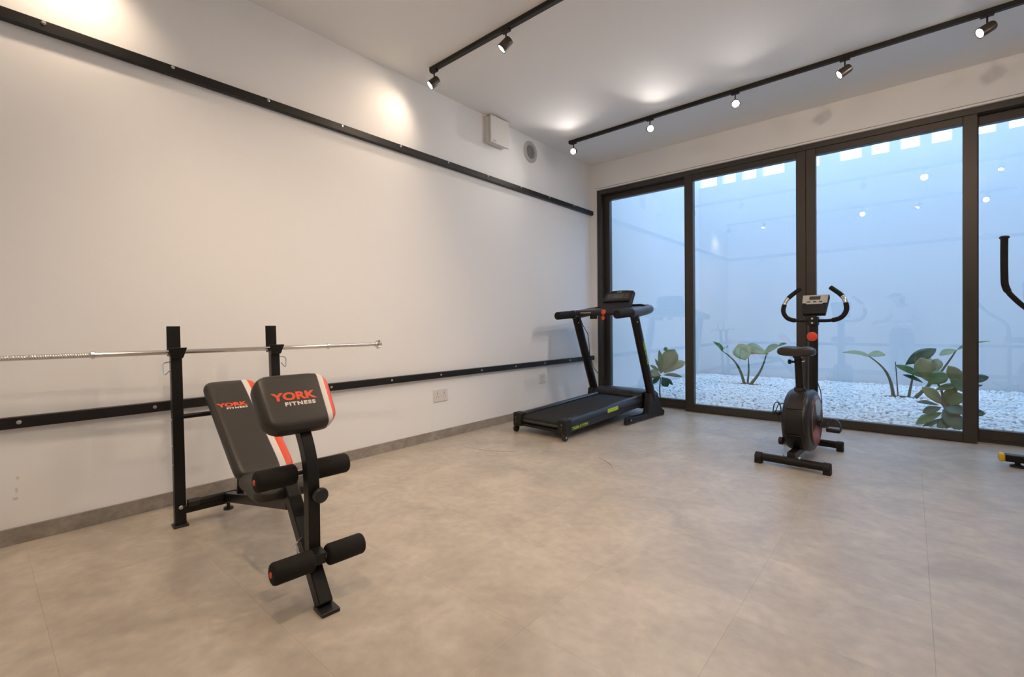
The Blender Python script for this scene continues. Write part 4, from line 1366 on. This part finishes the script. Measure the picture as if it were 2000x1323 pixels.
# right broad-leaved shrub
P4, I4 = plant('broad_leaved_shrub', 'large-leaved shrub close behind the glass, right of the exercise bike', 3.606, 0.62)
tr0 = Vector((3.606, 0.62, 0.0))
t1, t2, t3 = at(1846, 792, 0.62), at(1838, 760, 0.66), at(1820, 730, 0.72)
MB().tube([I4 @ tr0, I4 @ t1, I4 @ t2, I4 @ t3], [0.016, 0.013, 0.010, 0.006], 8).build('stem', BARK, P4, True)
MB().tube([I4 @ t1, I4 @ at(1862, 770, 0.7), I4 @ at(1884, 745, 0.75)], [0.011, 0.009, 0.006], 8).build('branch', BARK, P4, True)
for (bx, by, tx, ty, wd, nr, m_, yb, yt, shp) in [
    (1768, 713, 1829, 680, 0.125, (0.2, -0.8, 0.55), LEAFD, 0.80, 0.90, 'oval'),
    (1802, 738, 1750, 712, 0.085, (0.3, -0.7, 0.6), LEAF, 0.72, 0.66, 'oval'),
    (1803, 748, 1764, 731, 0.050, (0.3, -0.7, 0.6), LEAFD, 0.72, 0.66, 'oval'),
    (1812, 745, 1800, 698, 0.17, (0.1, -0.95, 0.2), LEAF2, 0.76, 0.80, 'oval'),
    (1812, 742, 1832, 700, 0.13, (-0.2, -0.9, 0.25), LEAF2, 0.78, 0.88, 'obovate'),
    (1810, 752, 1849, 730, 0.16, (0.1, -0.7, 0.7), LEAF, 0.68, 0.66, 'obovate'),
    (1840, 790, 1802, 755, 0.115, (0.4, -0.8, 0.4), LEAF2, 0.62, 0.60, 'oval'),
    (1882, 765, 1854, 715, 0.125, (0.3, -0.9, 0.3), LEAF2, 0.70, 0.62, 'obovate'),
    (1886, 770, 1858, 742, 0.095, (0.3, -0.8, 0.5), LEAF, 0.66, 0.58, 'obovate'),
    (1834, 792, 1790, 784, 0.055, (0.1, -0.6, 0.8), LEAFD, 0.62, 0.56, 'oval'),
    (1838, 796, 1802, 806, 0.085, (0.1, -0.7, 0.7), LEAFD, 0.62, 0.54, 'oval'),
    (1840, 806, 1788, 828, 0.095, (-0.1, -0.7, 0.7), LEAF, 0.60, 0.52, 'oval'),
    (1842, 818, 1798, 838, 0.055, (-0.1, -0.7, 0.7), LEAFD, 0.60, 0.50, 'oval'),
    (1842, 800, 1878, 842, 0.15, (0.0, -0.9, 0.4), LEAFD, 0.60, 0.48, 'oval'),
    (1842, 796, 1886, 806, 0.13, (0.0, -0.8, 0.6), LEAFD, 0.60, 0.50, 'oval'),
    (1850, 790, 1862, 756, 0.11, (0.1, -0.9, 0.3), LEAF, 0.66, 0.62, 'oval'),
    (1845, 785, 1888, 775, 0.13, (0.1, -0.8, 0.5), LEAF, 0.64, 0.56, 'oval'),
    (1826, 762, 1876, 752, 0.075, (0.1, -0.7, 0.7), LEAF, 0.64, 0.62, 'oval'),
    (1895, 745, 1931, 736, 0.090, (0.0, -0.8, 0.6), LEAFD, 0.76, 0.74, 'oval'),
    (1890, 760, 1919, 752, 0.035, (0.0, -0.8, 0.6), LEAFD, 0.72, 0.70, 'oval'),
    (1888, 806, 1925, 808, 0.085, (0.0, -0.8, 0.6), LEAFD, 0.60, 0.60, 'oval'),
    (1846, 812, 1838, 846, 0.09, (0.0, -0.9, 0.4), LEAFD, 0.60, 0.50, 'oval'),
    (1848, 800, 1845, 770, 0.10, (0.2, -0.9, 0.3), LEAFD, 0.70, 0.74, 'oval'),
]:
    add_leaf(P4, I4, at(bx, by, yb), at(tx, ty, yt), wd, nr, m_, 0.06, 0.12, shp)


# ------------------------------------------------------------------ person behind the camera, seen only as a reflection
def skin_mesh(name, verts, edges, radii, m, parent, sub_=2, root=0):
    me_ = bpy.data.meshes.new(name)
    me_.from_pydata([tuple(v) for v in verts], edges, [])
    o = bpy.data.objects.new(name, me_)
    C.objects.link(o)
    md = o.modifiers.new('skin', 'SKIN')
    md.use_smooth_shade = True
    sv = me_.skin_vertices[0].data
    for i, r_ in enumerate(radii):
        sv[i].radius = r_ if isinstance(r_, tuple) else (r_, r_)
        sv[i].use_root = (i == root)
    s2 = o.modifiers.new('sub', 'SUBSURF')
    s2.levels = sub_
    s2.render_levels = sub_
    bpy.context.view_layer.update()
    me2 = bpy.data.meshes.new_from_object(o.evaluated_get(bpy.context.evaluated_depsgraph_get()))
    bpy.data.objects.remove(o)
    me2.name = name
    me2.materials.clear()
    me2.materials.append(m)
    me2.shade_smooth()
    return put(name, me2, parent)


pe = thing('person', 'person in dark cap, white shirt and black trousers, reflected in the glass', 'person', (3.20, -6.00, 0), R(0))
# local x to the right, y towards the doors; the person faces left (-x) and a little forward
chain = [(0.0, 0, 0.90), (0.0, 0, 1.06), (0.0, 0, 1.22), (0.0, 0, 1.33), (-0.03, 0.01, 1.40), (-0.06, 0.015, 1.45), (-0.085, 0.02, 1.50), (-0.095, 0.02, 1.55)]
ed = [(i, i + 1) for i in range(7)]
rad = [(0.13, 0.085), (0.12, 0.08), (0.14, 0.085), (0.12, 0.07), 0.05, 0.055, (0.075, 0.075), (0.07, 0.07)]
v_, e_, r_ = list(chain), list(ed), list(rad)


def limb(v_, e_, r_, start, pts, rs):
    prev = start
    for p, q in zip(pts, rs):
        v_.append(p)
        r_.append(q)
        e_.append((prev, len(v_) - 1))
        prev = len(v_) - 1
    return prev


hands = []
for sg, elb, wri in ((-1, (-0.20, 0.05, 1.08), (-0.235, 0.085, 1.04)), (1, (0.20, 0.02, 1.07), (0.02, 0.10, 1.05))):
    sh = (sg * 0.15, 0.0, 1.32)
    wr = Vector(wri) + (Vector((-0.09, 0.02, 0.01)) if sg < 0 else Vector((-0.02, 0.0, 0)))
    e = limb(v_, e_, r_, 3, [sh, elb, tuple(wr)], [0.055, 0.042, 0.028])
    dr = (wr - Vector(elb)).normalized()
    palm = wr + dr * 0.06
    e = limb(v_, e_, r_, e, [tuple(palm)], [(0.036, 0.018)])
    hands.append((wr, palm, dr))
for sg in (-1, 1):
    limb(v_, e_, r_, 0, [(sg * 0.09, 0, 0.84), (sg * 0.10, 0.015, 0.48), (sg * 0.105, 0, 0.09)], [0.095, 0.065, 0.045])
body = skin_mesh('body', v_, e_, r_, SKIN, pe)
fm_v, fm_e, fm_r = [], [], []
for hi, (wr, palm, dr) in enumerate(hands):
    up2 = Vector((0, 0, 1))
    sd = dr.cross(up2).normalized()
    fv, fe, frad = [], [], []
    for k in range(4):
        o_ = palm + up2 * (0.030 - 0.019 * k)
        ln = (0.040, 0.046, 0.043, 0.034)[k]
        i0 = len(fv)
        fv += [tuple(o_ - dr * 0.01), tuple(o_ + dr * ln * .6), tuple(o_ + dr * ln * 1.3 - sd * 0.010), tuple(o_ + dr * ln * 1.7 - sd * 0.03)]
        fe += [(i0, i0 + 1), (i0 + 1, i0 + 2), (i0 + 2, i0 + 3)]
        frad += [0.009, 0.0088, 0.008, 0.007]
        skin_mesh('finger', fv[i0:], [(0, 1), (1, 2), (2, 3)], frad[i0:], SKIN, body, 1)
    th0 = wr + dr * 0.03 + up2 * 0.025
    skin_mesh('thumb', [tuple(th0), tuple(th0 + dr * 0.03 + up2 * 0.022), tuple(th0 + dr * 0.055 + up2 * 0.026)], [(0, 1), (1, 2)], [0.011, 0.010, 0.008], SKIN, body, 1)
# clothes
v_, e_, r_ = [(0, 0, 0.92), (0, 0, 1.06), (0, 0, 1.22), (0, 0, 1.34)], [(0, 1), (1, 2), (2, 3)], [(0.155, 0.10), (0.145, 0.095), (0.16, 0.10), (0.135, 0.085)]
limb(v_, e_, r_, 3, [(-0.16, 0, 1.325), (-0.195, 0.035, 1.16)], [0.072, 0.066])
limb(v_, e_, r_, 3, [(0.16, 0, 1.325), (0.195, 0.01, 1.16)], [0.072, 0.066])
skin_mesh('shirt', v_, e_, r_, CLOTH_W, pe)
v_, e_, r_ = [(0, 0, 0.99), (0, 0, 0.86)], [(0, 1)], [(0.165, 0.108), (0.17, 0.112)]
for sg in (-1, 1):
    limb(v_, e_, r_, 1, [(sg * 0.10, 0, 0.76), (sg * 0.105, 0.012, 0.46), (sg * 0.11, 0, 0.08)], [0.115, 0.090, 0.070])
skin_mesh('trousers', v_, e_, r_, CLOTH_D, pe)
for sg in (-1, 1):
    skin_mesh('shoe', [(sg * 0.11, -0.04, 0.045), (sg * 0.115, 0.06, 0.042), (sg * 0.12, 0.12, 0.034)], [(0, 1), (1, 2)], [(0.042, 0.042), (0.045, 0.042), (0.04, 0.032)], PLASTIC_M, pe, 2)
hc = Vector((-0.09, 0.02, 1.525))
skin_mesh('head', [tuple(hc + Vector((0.03, 0, -0.09))), tuple(hc + Vector((-0.01, 0, -0.05))), tuple(hc), tuple(hc + Vector((0.01, 0, 0.05)))], [(0, 1), (1, 2), (2, 3)], [0.05, (0.062, 0.072), (0.075, 0.085), (0.07, 0.08)], SKIN, pe)
MB().lathe(hc + Vector((-0.085, 0.01, -0.015)), (-1, 0, -0.5), [(0, 0.014), (0.018, 0.011), (0.024, 0.005)], 10).build('nose', SKIN, pe, True)
for sg in (-1, 1):
    MB().lathe(hc + Vector((-0.082, sg * 0.032, 0.012)), (-1, 0, 0), [(0, 0.010), (0.004, 0.007)], 10).build('eye', DARKHOLE, pe, True)
    MB().lathe(hc + Vector((0.01, sg * 0.085, 0.0)), (0, sg, 0), [(0, 0.026), (0.008, 0.024), (0.012, 0.012)], 12).build('ear', SKIN, pe, True)
MB().box(hc.x - 0.083, hc.x - 0.072, hc.y - 0.022, hc.y + 0.022, hc.z - 0.052, hc.z - 0.044).build('mouth', mat('lips', (0.35, 0.12, 0.1), 0.5), pe, bev=0.002)
MB().lathe(hc + Vector((0.0, 0, 0.012)), (-0.18, 0, 1), [(0, 0.098), (0.02, 0.099), (0.045, 0.088), (0.065, 0.062), (0.076, 0.025)], 20).build('cap', CLOTH_D, pe, True)
MB().prism([(hc.x - 0.06, hc.y - 0.08, hc.z + 0.028), (hc.x - 0.06, hc.y + 0.08, hc.z + 0.028), (hc.x - 0.14, hc.y + 0.06, hc.z + 0.012), (hc.x - 0.165, hc.y, hc.z + 0.008), (hc.x - 0.14, hc.y - 0.06, hc.z + 0.012)], (0, 0, 0.006)).build('cap_brim', CLOTH_D, pe)
skin_mesh('hair', [tuple(hc + Vector((0.07, 0, 0.02))), tuple(hc + Vector((0.09, 0, -0.06))), tuple(hc + Vector((0.085, 0, -0.16)))], [(0, 1), (1, 2)], [(0.05, 0.075), (0.045, 0.065), (0.03, 0.04)], HAIR, pe)
